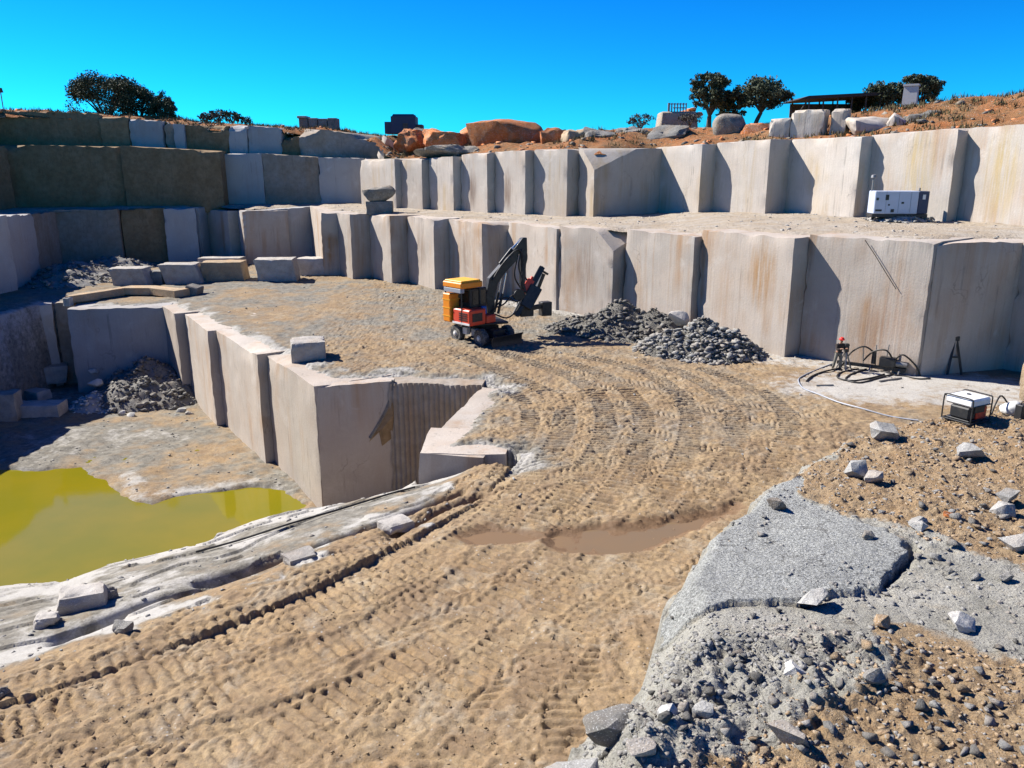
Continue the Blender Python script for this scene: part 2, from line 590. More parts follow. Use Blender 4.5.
def section_mesh(name, a, b, zb, zta, ztb, depth, org, seed, step=0.32, chip=0.30, rough=0.03, cut=None, cutl=None, drill=0.0, sub=0.0):
    """one cut block of a wall: front from a to b, sides running back, top"""
    ax, ay = a; bx, by = b
    L = math.hypot(bx - ax, by - ay)
    tx, ty = (bx - ax) / L, (by - ay) / L
    nx, ny = ty, -tx                       # outward
    nf = max(3, int(L / step) + 1)
    if drill:
        nf = int(L / drill) * 6 + 1
    nd = max(3, int(depth / 0.5) + 1)
    nz = max(4, int((max(zta, ztb) - zb) / 0.38) + 1)

    def ztop(s, q):
        z = zta + (ztb - zta) * s
        if cut is not None:
            R, k = cut
            z = z - k * np.maximum(0, R - ((1 - s) * L * 0.9 + q * 0.45))
        if cutl is not None:
            R, k = cutl
            z = z - k * np.maximum(0, R - np.hypot(s * L, q))
        return z

    def place(s, q, h):
        zt = ztop(s, q)
        z = zb + (zt - zb) * h
        p = np.stack([ax + (bx - ax) * s - nx * q, ay + (by - ay) * s - ny * q, z], 1)
        w = p + seed * 3.1
        d = np.stack([fbm3(w * 0.9, 3, seed), fbm3(w * 0.9 + 40, 3, seed + 5), fbm3(w * 0.8 + 80, 2, seed + 9)], 1) * rough
        dn = fbm3(w * np.array([0.25, 0.25, 0.10]), 2, seed + 3) * rough * 2.2
        dtop = zt - z
        din = np.minimum(np.minimum(q, s * L), (1 - s) * L)
        dvert = np.where(q < 1e-6, np.minimum(s * L, (1 - s) * L), np.where(np.minimum(s, 1 - s) < 1e-6, q, 9))
        e = np.exp(-((dtop + np.where(dtop < 1e-6, din, 0)) / 0.30) ** 2)
        c = np.maximum(0, fbm3(w * 1.1 + 7, 3, seed + 2) + 0.12) * chip
        big = np.maximum(0, vn3(w * 0.33 + 3, seed + 4) - 0.62) * chip * 5 * np.exp(-((dtop + np.where(dtop < 1e-6, din, 0)) / 0.55) ** 2)
        z2 = -(e * c * 0.8 + big * 0.8)
        ev = np.exp(-(dvert / 0.22) ** 2) * np.maximum(0, fbm3(w * 1.6 + 21, 3, seed + 6) + 0.05) * chip * 0.7
        inn = e * c * 0.6 + big * 0.5 + ev
        p = p + d
        p[:, 0] += nx * (dn - inn); p[:, 1] += ny * (dn - inn)
        cs = ((0.5 - s) * L)
        p[:, 0] += tx * np.sign(cs) * inn * (np.abs(cs) > L / 2 - 0.3); p[:, 1] += ty * np.sign(cs) * inn * (np.abs(cs) > L / 2 - 0.3)
        p[:, 2] += z2
        if drill:
            ph = (s * L / drill) % 1.0
            g = np.where(q < 1e-6, -np.sqrt(np.maximum(0, 1 - ((ph - 0.5) / 0.34) ** 2)) * 0.07, 0) * (np.abs(ph - 0.5) < 0.34)
            p[:, 0] += nx * g; p[:, 1] += ny * g
        return p - np.array(org)

    fs = np.linspace(0, 1, nf)
    dq = np.linspace(0, depth, nd)
    S = np.concatenate([np.zeros(nd - 1), fs, np.ones(nd - 1)])
    Q = np.concatenate([dq[::-1][:-1], np.zeros(nf), dq[1:]])
    hs = np.linspace(0, 1, nz) ** 0.9
    n = len(S)
    V = place(np.tile(S, nz), np.tile(Q, nz), np.repeat(hs, n))
    I = np.arange(nz * n).reshape(nz, n)
    F = np.stack([I[:-1, :-1], I[:-1, 1:], I[1:, 1:], I[1:, :-1]], -1).reshape(-1, 4)
    gs, gq = np.meshgrid(fs, dq)
    T = place(gs.ravel(), gq.ravel(), np.ones(gs.size))
    J = np.arange(gs.size).reshape(gs.shape) + len(V)
    F2 = np.stack([J[:-1, :-1], J[:-1, 1:], J[1:, 1:], J[1:, :-1]], -1).reshape(-1, 4)
    return mesh_np(name, np.concatenate([V, T]), np.concatenate([F, F2]), auto=38)


_seed = [0]


def section(parent, a, b, zb, zta, ztb, depth, mat, **kw):
    _seed[0] += 1
    me = section_mesh('granite_face', a, b, zb, zta, ztb, depth, tuple(parent.location), _seed[0], **kw)
    return link('granite_face', me, mat, parent)


def march(o, r, px, z):
    """walk from plan point o along r until the image column px is reached"""
    lo, hi = 0.02, 30.0
    for _ in range(50):
        m = (lo + hi) / 2
        if col_px(o[0] + r[0] * m, o[1] + r[1] * m, z) < px:
            lo = m
        else:
            hi = m
    return o[0] + r[0] * lo, o[1] + r[1] * lo


def quarry_wall(label, loc):
    return thing('quarry_wall', label, 'rock wall', loc)


R_LOW = unit(0.88, 0.47)
# --- lower bench wall, from the far corner to the right edge
O_low = []
for bx_, by_, tx_, ty_ in [(232, 263, 233, 211), (246, 265.5, 247, 211), (324, 277, 325, 212), (353, 280.5, 353, 214), (392, 285, 393, 216), (435, 291.5, 436.5, 219), (483, 300, 484, 223),
                           (555, 311.5, 552, 228), (611, 322, 615, 230.5), (689, 337, 693, 236), (784, 358.5, 794, 238), (916, 379, 930, 243)]:
    P_ = onz(bx_, by_, 0)
    O_low.append((P_, zat(tx_, ty_, P_[1])))
IN_PX = [204, 238, 310, 336, 368.6, 406.5, 448.5, 507, 559, 625.5, 701, 809]
LOW = quarry_wall('lower lit wall of stepped sawn granite blocks behind the drill rig and rubble', (8, 55, 0))
I_low = []
first_in = None
for i, ((o, zt), ip) in enumerate(zip(O_low, IN_PX)):
    if i == 0:
        a = ((ip - 512) / FPX * ((o[1] + 4.0) * CP + (CAM_H - 6.2) * SP), o[1] + 4.0)
    else:
        a = march(O_low[i - 1][0], R_LOW, ip, 6.3)
    I_low.append(a)
    zt0 = O_low[i - 1][1] if i else zt
    kw = {}
    if i == 8:
        kw['cut'] = (1.7, 0.8)
    dep = 5.0 if i not in (2,) else 4.0
    wm = M['wall']
    lp = lambda f, z: (a[0] + (o[0] - a[0]) * f, a[1] + (o[1] - a[1]) * f, z)
    if i == 10:
        wm = granite_sawn('granite_wall_rust_patch', base=(0.475, 0.425, 0.37), spots=[(lp(0.70, 4.6), 1.3, 2.2, (0.36, 0.19, 0.06), 0.9), (lp(0.3, 2.4), 1.2, 2.5, (0.40, 0.28, 0.19), 0.5)])
    if i == 11:
        wm = granite_sawn('granite_wall_pink_streaks', base=(0.475, 0.425, 0.37), spots=[(lp(0.62, 2.0), 1.0, 2.4, (0.36, 0.21, 0.12), 0.75), (lp(0.80, 3.0), 0.8, 3.0, (0.42, 0.27, 0.18), 0.6)])
    if i in (5, 6, 8):
        wm = granite_sawn('granite_wall_brown_streaks', base=(0.475, 0.425, 0.37), spots=[(lp(0.5, 3.4), 1.2, 2.6, (0.20, 0.13, 0.085), 0.7)])
    section(LOW, a, o, -0.6, zt + 0.01 * (i % 3), zt + 0.01 * (i % 3), dep, wm, **kw)
# long shaded return between the second and third corner
section(LOW, (O_low[1][0][0] + 0.05, O_low[1][0][1] + 0.03), (I_low[2][0] + 1.0, I_low[2][1] + 0.4), -0.6, O_low[1][1] - 0.03, O_low[2][1] - 0.03, 3.0, M['wall_fresh'])
# shaded return at the right and the wall beyond it
O9 = O_low[-1][0]
S10r = onz(1002, 370.5, 0)
section(LOW, (O9[0] + 0.25, O9[1] + 0.12), (S10r[0] + 0.6, S10r[1] + 0.2), -0.6, O_low[-1][1] - 0.04, 6.9, 3.5, M['wall'])
section(LOW, S10r, (S10r[0] + 3.4, S10r[1] - 6.2), -0.6, 6.95, 7.0, 4.0, M['wall'])
section(LOW, (S10r[0] + 4.8, S10r[1] - 5.2), (S10r[0] + 9.0, S10r[1] - 13), -0.6, 6.97, 7.0, 4.0, M['wall'])

# --- back wall of the lower bench, in shade
BACK = quarry_wall('shaded lower back wall of old granite beyond the row of loose blocks', (-40, 93, 0))
I0 = I_low[0]
bk = [(-51.5, 88.5), (-44.0, 90.2), (-39.5, 91.6), (-36.2, 92.6), (I0[0] + 0.6, I0[1] - 1.2)]
for i, (mat, off) in enumerate([('wall_mix', 0.0), ('wall_old', 0.5), ('wall_fresh', -0.2), ('wall_fresh', 0.9)]):
    section(BACK, (bk[i][0], bk[i][1] + off), (bk[i + 1][0] - 0.02, bk[i + 1][1] + off), -0.6, 6.15 + 0.02 * i, 6.2 + 0.02 * i, 4.5, M[mat])

# --- left wall of the lower bench, in shade
LEFT = quarry_wall('shaded bluish granite wall with pale block edges at the left frame edge', (-45, 76, 0))
lf = [((-43.2, 58.0), (-43.35, 66.2), 'wall_fresh', 6.75), ((-43.9, 66.6), (-43.6, 69.6), 'wall_fresh', 6.7), ((-44.6, 69.8), (-45.2, 74.2), 'wall_fresh', 6.5),
      ((-46.2, 74.4), (-47.2, 79.5), 'wall_fresh', 6.3), ((-48.2, 79.7), (-49.8, 88.2), 'wall_mix', 6.1)]
for a, b, mat, zt in lf:
    # front faces the quarry: walk from far to near so that the outside is on the right-hand side
    section(LEFT, a, b, -0.6, zt, zt - 0.03, 5.0, M[mat])

# --- middle tier on the left
MID = quarry_wall('tall dark weathered granite wall of the middle tier at far left', (-40, 96, 6))
md = [((-55.5, 58.0), (-55.8, 91.0), 'wall_old', 12.9, 13.0), ((-60.5, 91.2), (-44.9, 94.6), 'wall_old', 13.2, 13.0), ((-44.8, 94.1), (-33.8, 95.2), 'wall_old', 13.1, 12.55),
      ((-34.4, 97.3), (-29.6, 97.2), 'wall_fresh', 12.35, 12.3), ((-29.6, 97.35), (-22.9, 97.2), 'wall_mix', 12.3, 11.9), ((-22.9, 96.9), (-17.4, 96.4), 'wall_fresh', 11.85, 11.75)]
for a, b, mat, z1, z2 in md:
    section(MID, a, b, 5.6, z1, z2, 4.5, M[mat])

# --- upper tier on the left
TOP = quarry_wall('topmost broken granite tier under the trees on the left rim', (-40, 99, 12))
tp = [((-58.5, 58.0), (-58.6, 93.8), 'wall_old', 16.7, 16.9), ((-66, 94.2), (-48.2, 97.3), 'wall_old', 17.0, 16.8), ((-48.2, 97.0), (-45.1, 97.4), 'wall_old', 16.4, 16.4),
      ((-45.1, 97.7), (-41.4, 98.1), 'wall_fresh', 16.2, 16.0), ((-41.3, 98.5), (-40.0, 98.7), 'wall_mix', 15.7, 15.7), ((-40.1, 98.1), (-38.9, 98.3), 'wall_fresh', 15.7, 15.6),
      ((-39.0, 99.0), (-33.9, 99.4), 'wall_old', 15.6, 15.5), ((-34.0, 99.2), (-31.8, 99.3), 'wall_fresh', 15.7, 15.6), ((-31.8, 99.5), (-27.8, 99.6), 'wall_fresh', 15.6, 15.3)]
for a, b, mat, z1, z2 in tp:
    section(TOP, a, b, 11.4, z1, z2, 3.0, M[mat], chip=0.55)
section(TOP, (-27.9, 99.7), (-25.2, 99.8), 11.4, 14.2, 14.4, 3.0, M['wall_old'], chip=0.6)
section(TOP, (-25.6, 99.3), (-15.5, 100.6), 11.4, 15.35, 14.4, 4.0, M['wall_mix'], chip=0.5, cutl=(2.6, 0.45))

# --- upper bench wall on the right
UP = quarry_wall('upper lit wall of stepped sawn granite blocks under the rim', (15, 72, 6.4))
ZB = 6.4
U_o = [(395, 158.6, 86.0), (422, 158, 83.2), (453, 156.5, 80.2), (487, 152.5, 77.2), (525, 150, 73.8), (567, 148.5, 70.6), (593.5, 147.5, 68.8),
       (700, 144, 67.0), (767, 139, 62.8), (857, 136.5, 57.8), (951, 127.5, 52.6), (1075, 121, 46.0)]
U_in = [360, 400.6, 429, 460.6, 495, 533.5, 578, 653, 713, 786, 866, 960]
R_UP = unit(0.84, 0.54)
O_up, I_up = [], []
for i, (ox, oty, oy) in enumerate(U_o):
    ztp = zat(ox, oty, oy)
    w_ = oy * CP - (9.5 - CAM_H) * SP
    O_up.append(((ox - 512) / FPX * w_, oy, ztp))
for i, ip in enumerate(U_in):
    if i == 0:
        a = ((ip - 512) / FPX * (93.0 * CP), 93.0)
    else:
        a = march(O_up[i - 1][:2], R_UP, ip, 9.5)
    I_up.append(a)
    kw = {}
    if i == 6:
        kw['cut'] = (1.9, 0.95)
    o = O_up[i]
    zl = O_up[i - 1][2] if i > 0 else o[2] + 0.1
    um = M['wall_upper']
    lp = lambda f, z: (a[0] + (o[0] - a[0]) * f, a[1] + (o[1] - a[1]) * f, z)
    if i in (10, 11):
        um = granite_sawn('granite_wall_yellow_stain', base=(0.50, 0.455, 0.40), spots=[(lp(0.62 if i == 10 else 0.38, 10.2), 1.5, 3.5, (0.46, 0.33, 0.12), 0.75), (lp(0.25, 9.0), 1.0, 2.5, (0.40, 0.29, 0.19), 0.5)])
    if i in (3, 4):
        um = granite_sawn('granite_wall_dark_drips', base=(0.50, 0.455, 0.40), spots=[(lp(0.45, 8.6), 0.9, 2.2, (0.16, 0.10, 0.07), 0.9)])
    section(UP, a, o[:2], 5.6, (zl + o[2]) / 2 + 0.02 * (i % 2), o[2] + 0.02 * (i % 2), 5.0 if i != 6 else 8.2, um, **kw)
# --- pit walls
PITZ = -7.0
R_PIT = unit(0.87, 0.5)
PW = quarry_wall('lit granite wall of the water-filled pit below the single cut block', (-17, 48, -7))
O_pit = [onz(174, 314, 0), onz(207, 331, 0), onz(256.5, 355, 0), onz(313.8, 386.7, 0)]
I_pit = [onz(161, 305.5, 0)]
for i, ip in enumerate([183.6, 215.5, 265.6]):
    I_pit.append(march(O_pit[i], R_PIT, ip, 0))
for i in range(4):
    section(PW, I_pit[i], O_pit[i], PITZ - 0.8, 0.02 + 0.012 * (i % 2), 0.02 + 0.012 * (i % 2), 4.5 if i < 3 else 6.5, M['wall_pit'], chip=0.22)
Q3 = O_pit[3]
RR = onz(396, 380.5, 0)
section(PW, (Q3[0] + 0.06, Q3[1] + 0.05), RR, PITZ - 0.8, 0.0, 0.0, 5.0, M['wall_pit'], chip=0.2)
DR = onz(482, 384.6, 0)
DRL = onz(397, 383, 0)
SLOT = quarry_wall('drilled slot face with close vertical grooves at the pit corner', (-3.5, 38, -5))
section(SLOT, (DRL[0] - 0.5, DRL[1] + 0.25), DR, PITZ, -0.03, -0.03, 4.0, M['wall_mix'], drill=0.27, chip=0.25)
TL, TR = onz(418, 452, 0), onz(506, 454, 0)
SHELF = quarry_wall('low dark-fronted granite step between the drilled slot and the road', (-1.5, 29, -2))
section(SHELF, TL, TR, -3.0, -0.02, -0.02, 3.0, M['wall_pit'], chip=0.15)
section(SHELF, DR, (TL[0] - 0.02, TL[1] + 0.05), PITZ, -0.05, -0.05, 2.6, M['wall_pit'], chip=0.12)
NW = quarry_wall('shaded granite wall closing the pit behind the dark rubble', (-34, 61, -7))
P3l, P3r = onz(66, 309.5, 0), onz(158, 306, 0)
section(NW, (P3l[0], P3l[1]), (P3r[0] + 0.9, P3r[1] - 0.2), PITZ - 0.8, 0.0, 0.0, 4.5, M['wall_fresh'], chip=0.2)
section(NW, (P3l[0] - 2.6, P3l[1] + 3.0), (P3l[0] + 0.3, P3l[1] + 3.1), PITZ - 0.8, 0.03, 0.03, 4.5, M['wall_mix'], chip=0.2)
section(NW, (P3l[0] - 6.5, P3l[1] + 0.6), (P3l[0] - 2.6, P3l[1] + 2.6), PITZ - 0.8, 0.0, 0.0, 4.5, M['wall_fresh'], chip=0.2)
section(NW, (-46.0, 51.0), (P3l[0] - 6.4, P3l[1] + 0.7), PITZ - 0.8, 0.02, 0.02, 4.5, M['wall_fresh'], chip=0.2)
section(NW, (-36.6, 20.0), (-36.9, 54.5), PITZ - 0.8, 0.0, 0.0, 4.5, M['wall_fresh'], chip=0.2)

# ------------------------------------------------------------------ quarry floor, road, shelf and pit bottom in one sheet
TRK = []      # tyre tracks: (plan points, width, kind, strength)


def trk(pts, w=0.9, kind_='bar', k=1.0):
    TRK.append(([(*onz(a, b, 0), 0) for a, b in pts], w, kind_, k))


# faint runs across the far floor
trk([(440, 350), (380, 325), (320, 305), (270, 292)], 1.0, 'bar', 0.5)
trk([(470, 362), (400, 345), (330, 322), (260, 300)], 1.0, 'bar', 0.5)

# across to the right
trk([(560, 372), (640, 388), (720, 402), (800, 418), (870, 436)], 0.9, 'chev')
trk([(580, 385), (660, 403), (740, 420), (810, 438)], 0.9, 'chev')
trk([(600, 402), (690, 425), (770, 448), (830, 462)], 0.9, 'chev')
trk([(640, 430), (720, 455), (790, 478)], 0.9, 'chev')
# down the road to the camera: many passes side by side, some crossing
_rt = random.Random(4)


def fan(center, offs, w, kinds, k, wander=0.35):
    c = [Vector((*p, 0)) for p in center]
    for o in offs:
        pts = []
        ph = _rt.uniform(0, 6.3)
        for i, p in enumerate(c):
            t = (c[min(i + 1, len(c) - 1)] - c[max(i - 1, 0)]).normalized()
            q = p + Vector((-t.y, t.x, 0)) * (o + wander * math.sin(ph + i * 1.1))
            pts.append((q.x, q.y, 0))
        TRK.append((pts, w, _rt.choice(kinds), k))


fan([(7.5, 25.5), (4, 23.2), (-1, 19.6), (-6, 16.0), (-11, 12.6), (-15, 10)], [-5.6, -4.6, -3.7, -2.7, -1.8, -0.8, 0.1, 1.1, 2.0, 2.9, 3.7], 0.9, ['chev', 'bar', 'bar'], 0.9)
fan([(4.5, 23.5), (2, 20.5), (-1.5, 16.5), (-4, 12.5), (-6, 9.5)], [-3.0, -1.4, 0.4, 2.0], 0.85, ['chev', 'bar'], 0.9)
fan([(2.5, 22), (0.5, 18), (-0.3, 14), (0.2, 9.5)], [-1.2, 0.0, 1.1, 2.0], 0.85, ['chev', 'bar'], 0.95)
fan([(-12, 14.5), (-7, 14.0), (-2, 15.2), (3, 18.5)], [-1.5, 0.6], 0.8, ['chev'], 0.8)
# long sweeps that come up the road from the lower left, turn round the pit and run to the rig
trk([(-40, 745), (120, 690), (260, 635), (380, 585), (455, 545), (510, 500), (545, 462), (562, 436), (564, 410), (545, 392), (500, 372), (450, 352)], 0.95, 'bar', 1.0)
trk([(40, 775), (190, 710), (330, 650), (440, 595), (510, 548), (562, 502), (590, 468), (606, 436), (604, 408), (585, 386), (540, 366), (480, 348)], 0.95, 'bar', 1.0)
trk([(200, 775), (330, 710), (440, 645), (530, 580), (580, 535), (610, 500), (634, 468), (645, 436), (640, 408), (615, 384), (570, 365), (520, 350)], 0.95, 'bar', 1.0)
trk([(340, 775), (440, 700), (540, 615), (610, 550), (655, 508), (677, 474), (690, 440), (690, 412), (668, 388), (630, 370), (575, 355)], 0.95, 'bar', 1.0)
trk([(450, 775), (530, 690), (610, 600), (665, 540), (700, 505), (722, 474), (735, 445), (735, 418), (715, 393), (680, 374), (640, 362)], 0.9, 'bar', 1.0)
trk([(640, 590), (690, 545), (735, 515), (766, 482), (785, 450), (790, 425), (775, 402), (740, 384), (700, 370)], 0.9, 'bar', 1.0)
trk([(-40, 700), (90, 668), (230, 620), (350, 575), (425, 540), (470, 505), (505, 468), (526, 440), (531, 415), (515, 395), (480, 378)], 0.8, 'bar', 1.0)
N_SWEEP = 7

ROAD = [(3.0, 33.0), onz(506, 456, 0), onz(460, 500, 0), onz(300, 580, 0), onz(150, 640, 0), onz(0, 690, 0), (-20, 7), (-34, -2)]
PIT = [TR, TL, DR, (DRL[0], DRL[1]), RR, O_pit[3], I_pit[3], O_pit[2], I_pit[2], O_pit[1], I_pit[1], O_pit[0], I_pit[0],
       P3r, P3l, (P3l[0] - 0.2, P3l[1] + 3.0), (P3l[0] - 2.6, P3l[1] + 2.8), (-36.9, 54.5), (-36.6, 20.0), (-34, -2), (-20, 7)] + [onz(0, 690, 0), onz(150, 640, 0), onz(300, 580, 0), onz(460, 500, 0)]
WZ = PITZ + 0.15
WATER = [onz(a, b, WZ) for a, b in [(-60, 466), (0, 472), (75, 470), (106, 484), (122, 494), (128, 503), (150, 507), (200, 496), (262, 488), (280, 492), (300, 506), (288, 514), (250, 560), (202, 590), (110, 620), (0, 650), (-80, 670)]]
PUD = [onz(a, b, 0) for a, b in [(545, 533), (585, 524), (640, 526), (672, 517), (700, 512), (735, 503), (738, 508), (706, 523), (672, 537), (640, 548), (600, 556), (566, 552), (550, 543)]]
PUD2 = [onz(a, b, 0) for a, b in [(456, 536), (490, 526), (520, 530), (545, 536), (510, 543), (470, 545)]]

gx = np.concatenate([-12 - np.cumsum(np.minimum(0.055 * 1.035 ** np.arange(0, 320), 0.34))[::-1], np.arange(-12, 14.0, 0.05), 14 + np.cumsum(np.minimum(0.055 * 1.05 ** np.arange(0, 90), 0.5))])
gx = gx[(gx > -60) & (gx < 42)]
gy = np.concatenate([np.arange(-12, 10.4, 0.8), np.arange(10.5, 24, 0.045), np.arange(24, 37, 0.052), np.arange(37, 46, 0.10), 46 + np.cumsum(np.minimum(0.12 * 1.02 ** np.arange(0, 260), 0.32))])
gy = gy[gy < 99]
X, Y = np.meshgrid(gx, gy)
sd_pit = sdist(X, Y, PIT)
d_road = seg_dist(X, Y, ROAD)
in_pit = sd_pit < 0.55
wob = fbm2(X * 0.35, Y * 0.35, 3, 11)
dd = d_road + wob * 0.5
shelf = -np.interp(dd, [0, 0.5, 1.5, 4.3, 9, 12.8, 15.2, 17], [0, 0.02, 0.12, 1.15, 3.5, 5.4, 6.75, 7.05])
# broken steps across the shelf
stepn = fbm2(X * 0.18 + Y * 0.22, Y * 0.5 - X * 0.45, 3, 21)
shelf = shelf + 0.17 * np.round((stepn + dd * 0.10) * 2.2) / 2.2 * sstep(0.6, 2.5, dd) * (1 - sstep(12.0, 15.0, dd)) - 0.12 * sstep(0.6, 2.5, dd) * (1 - sstep(12, 15, dd))
for cr in ([(196, 577), (300, 552), (370, 533), (430, 512), (462, 502)], [(60, 640), (150, 600), (220, 580), (262, 566)], [(390, 548), (440, 522), (480, 508)]):
    cw = seg_dist(X + wob * 0.25, Y, [onz(a, b, -0.6) for a, b in cr])
    shelf = shelf - 0.34 * np.exp(-(cw / 0.20) ** 2) - 0.10 * np.exp(-(cw / 0.6) ** 2)
EDGE = [TL, (TL[0] - 0.15, TL[1] + 0.6)] + [onz(a, b, c) for a, b, c in [(400, 491, -1.5), (360, 501, -1.7), (319, 510, -1.9), (289, 513, -2.0), (245, 526, -2.1), (203, 546, -2.2), (165, 552, -2.2), (112, 563, -2.3), (62, 579, -2.3), (0, 588, -2.4), (-90, 612, -2.4)]] + [(-30, 12)]
SHP = EDGE + [(x + 1.6, y - 1.6) for x, y in ROAD[:0:-1]]
d_edge = seg_dist(X, Y, EDGE)
tE = np.where(sd_pit < 0, d_road / (d_road + d_edge + 1e-6), 0)
zE = np.interp(X, [-22, -14, -8, -3.6], [-2.4, -2.2, -1.8, -1.15])
sd_sh = sdist(X + 0.25 * fbm2(X * 0.9, Y * 0.9, 3, 46), Y + 0.25 * fbm2(X * 0.9, Y * 0.9, 3, 47), SHP)
tex = shelf + np.interp(dd, [0, 0.5, 1.5, 4.3, 9, 12.8, 15.2, 17], [0, 0.02, 0.12, 1.15, 3.5, 5.4, 6.75, 7.05])
shelf = zE * tE ** 1.15 + tex - 0.25 * np.exp(-(d_edge / 0.5) ** 2) * (0.5 + wob)
cl_ = sstep(-0.05, 0.45, sd_sh)
shelf = shelf * (1 - cl_) + (PITZ - 0.5) * cl_
pitf = PITZ + 0.28 + 0.16 * fbm2(X * 0.5, Y * 0.5, 5, 31) + 0.10 * fbm2(X * 2, Y * 2, 4, 32)
sd_w = sdist(X + 0.5 * fbm2(X * 0.6, Y * 0.6, 3, 41), Y + 0.5 * fbm2(X * 0.6, Y * 0.6, 3, 42), WATER)
pitf = pitf - 0.55 * (1 - sstep(-0.6, 0.5, sd_w))
zp = np.maximum(shelf + 0.03 * fbm2(X * 1.3, Y * 1.3, 4, 51), pitf)

und = 0.10 * fbm2(X * 0.16, Y * 0.16, 3, 61) + 0.05 * fbm2(X * 0.7, Y * 0.7, 3, 62)
edge = sstep(0.7, 2.6, np.abs(sd_pit))
zf = (und + 0.06) * edge + 0.05 - 0.20 * (1 - sstep(0.5, 1.5, np.abs(sd_pit) + 0.6 * fbm2(X * 0.6, Y * 0.6, 3, 63)))
Z = np.where(in_pit, zp, zf)
onfloor = ~in_pit
# rough clods everywhere on the floor, then the tracks press into them
road_far = np.where(in_pit, np.where(dd < 2.0, 1 - sstep(0.4, 1.6, dd), 0), 1.0)
clod = np.abs(fbm2(X * 2.2 + 0.4 * wob, Y * 2.2, 4, 71)) * 0.13 + 0.035 * fbm2(X * 5.0, Y * 5.0, 3, 72) + 0.022 * fbm2(X * 12.0, Y * 12.0, 2, 73)
cre = np.exp(-(fbm2(X * 1.7, Y * 1.7, 3, 74) / 0.055) ** 2) * sstep(-0.1, 0.3, fbm2(X * 0.5, Y * 0.5, 2, 75)) + 0.7 * np.exp(-(fbm2(X * 3.4, Y * 3.4, 2, 76) / 0.05) ** 2) * sstep(-0.05, 0.3, fbm2(X * 0.6, Y * 0.6, 2, 77))
flat_w = np.exp(-(((X - 19.5) / 8.0) ** 2 + ((Y - 37.5) / 4.2) ** 2) ** 2)       # swept dusty apron by the drillers
Z = Z + clod * road_far * (1 - 0.75 * flat_w)
Y_MID = lambda q: float(q[:, 1].mean())
hdr = np.zeros_like(Z); wgt = np.zeros_like(Z); cnt = 0
for pts, w, kd, k in TRK:
    cnt += 1
    sp = smooth_path(pts, 0.05)
    sp = np.array([(p.x, p.y) for p in sp])
    ds = np.hypot(*np.diff(sp, axis=0).T)
    s_ = np.concatenate([[0], np.cumsum(ds)])
    su = np.arange(0, s_[-1], 0.022)
    cx = np.interp(su, s_, sp[:, 0]); cy = np.interp(su, s_, sp[:, 1])
    cx = np.convolve(np.pad(cx, 30, 'edge'), np.ones(61) / 61, 'valid'); cy = np.convolve(np.pad(cy, 30, 'edge'), np.ones(61) / 61, 'valid')
    tx_ = np.gradient(cx); ty_ = np.gradient(cy); l_ = np.hypot(tx_, ty_) + 1e-9
    tx_ /= l_; ty_ /= l_
    tt = np.arange(-w * 0.5 - 0.16, w * 0.5 + 0.161, 0.026)
    S_, T_ = np.meshgrid(su, tt, indexing='ij')
    PX = cx[:, None] - ty_[:, None] * T_; PY = cy[:, None] + tx_[:, None] * T_
    a_ = np.abs(T_) / (w * 0.5)
    wv = 0.09 * fbm2(PX * 1.5, PY * 1.5, 3, 80 + cnt)
    if kd == 'bar':
        ph = (S_ + wv) / (0.30 if cnt > len(TRK) - N_SWEEP else 0.26)
        lug = 0.55 - 1.75 * np.exp(-(((ph % 1) - 0.5) / 0.19) ** 2)
    else:
        side = np.sign(T_)
        ph = (S_ + np.abs(T_) * 0.75 + (side > 0) * 0.14 + wv) / 0.28
        lug = 0.55 - 1.75 * np.exp(-(((ph % 1) - 0.5) / 0.18) ** 2)
        lug = np.where(np.abs(T_) < 0.04, -0.7, lug)
    lug = lug * (0.75 + 0.5 * vn2(PX * 2.1, PY * 2.1, 95 + cnt)) + 0.35 * fbm2(PX * 6, PY * 6, 2, 96 + cnt)
    keep = sstep(-0.25, 0.2, fbm2(PX * 0.45, PY * 0.45, 3, 90 + cnt))
    if cnt > len(TRK) - N_SWEEP:
        keep = sstep(-0.55, -0.2, fbm2(PX * 0.5, PY * 0.5, 3, 90 + cnt))
    body = 1 - sstep(0.94, 1.04, a_)
    berm = np.exp(-((a_ - 1.08) / 0.10) ** 2)
    amp = (0.054 + 0.032 * sstep(20, 28, PY)) * (0.7 + 0.6 * vn2(PX * 0.7, PY * 0.7, 97 + cnt)) if cnt > len(TRK) - N_SWEEP else 0.052
    swp = cnt > len(TRK) - N_SWEEP
    hh = ((-0.026 if swp else -0.035) + lug * amp * k) * body + berm * (0.022 if swp else 0.026)
    if swp:
        keep = keep * (1 - 0.5 * (1 - sstep(17.5, 23.5, PY)) * sstep(-0.25, 0.15, fbm2(PX * 0.6 + 5, PY * 0.6, 3, 98 + cnt)))
    ix = np.searchsorted(gx, PX.ravel()) - 1; iy = np.searchsorted(gy, PY.ravel()) - 1
    ok = (ix > 0) & (ix < len(gx) - 1) & (iy > 0) & (iy < len(gy) - 1)
    ix = ix[ok]; iy = iy[ok]; hv = hh.ravel()[ok]; kv = (keep * np.maximum(body, berm * 0.7)).ravel()[ok] * min(1, k)
    hdr[iy, ix] = hdr[iy, ix] * (1 - kv) + hv * kv
    wgt[iy, ix] = np.maximum(wgt[iy, ix] * 0.999, kv)
mud = np.where(road_far > 0.3, 1.0, 0.0)
Z = Z + (hdr - clod * wgt * 0.85) * mud - 0.065 * cre * mud * (1 - flat_w)
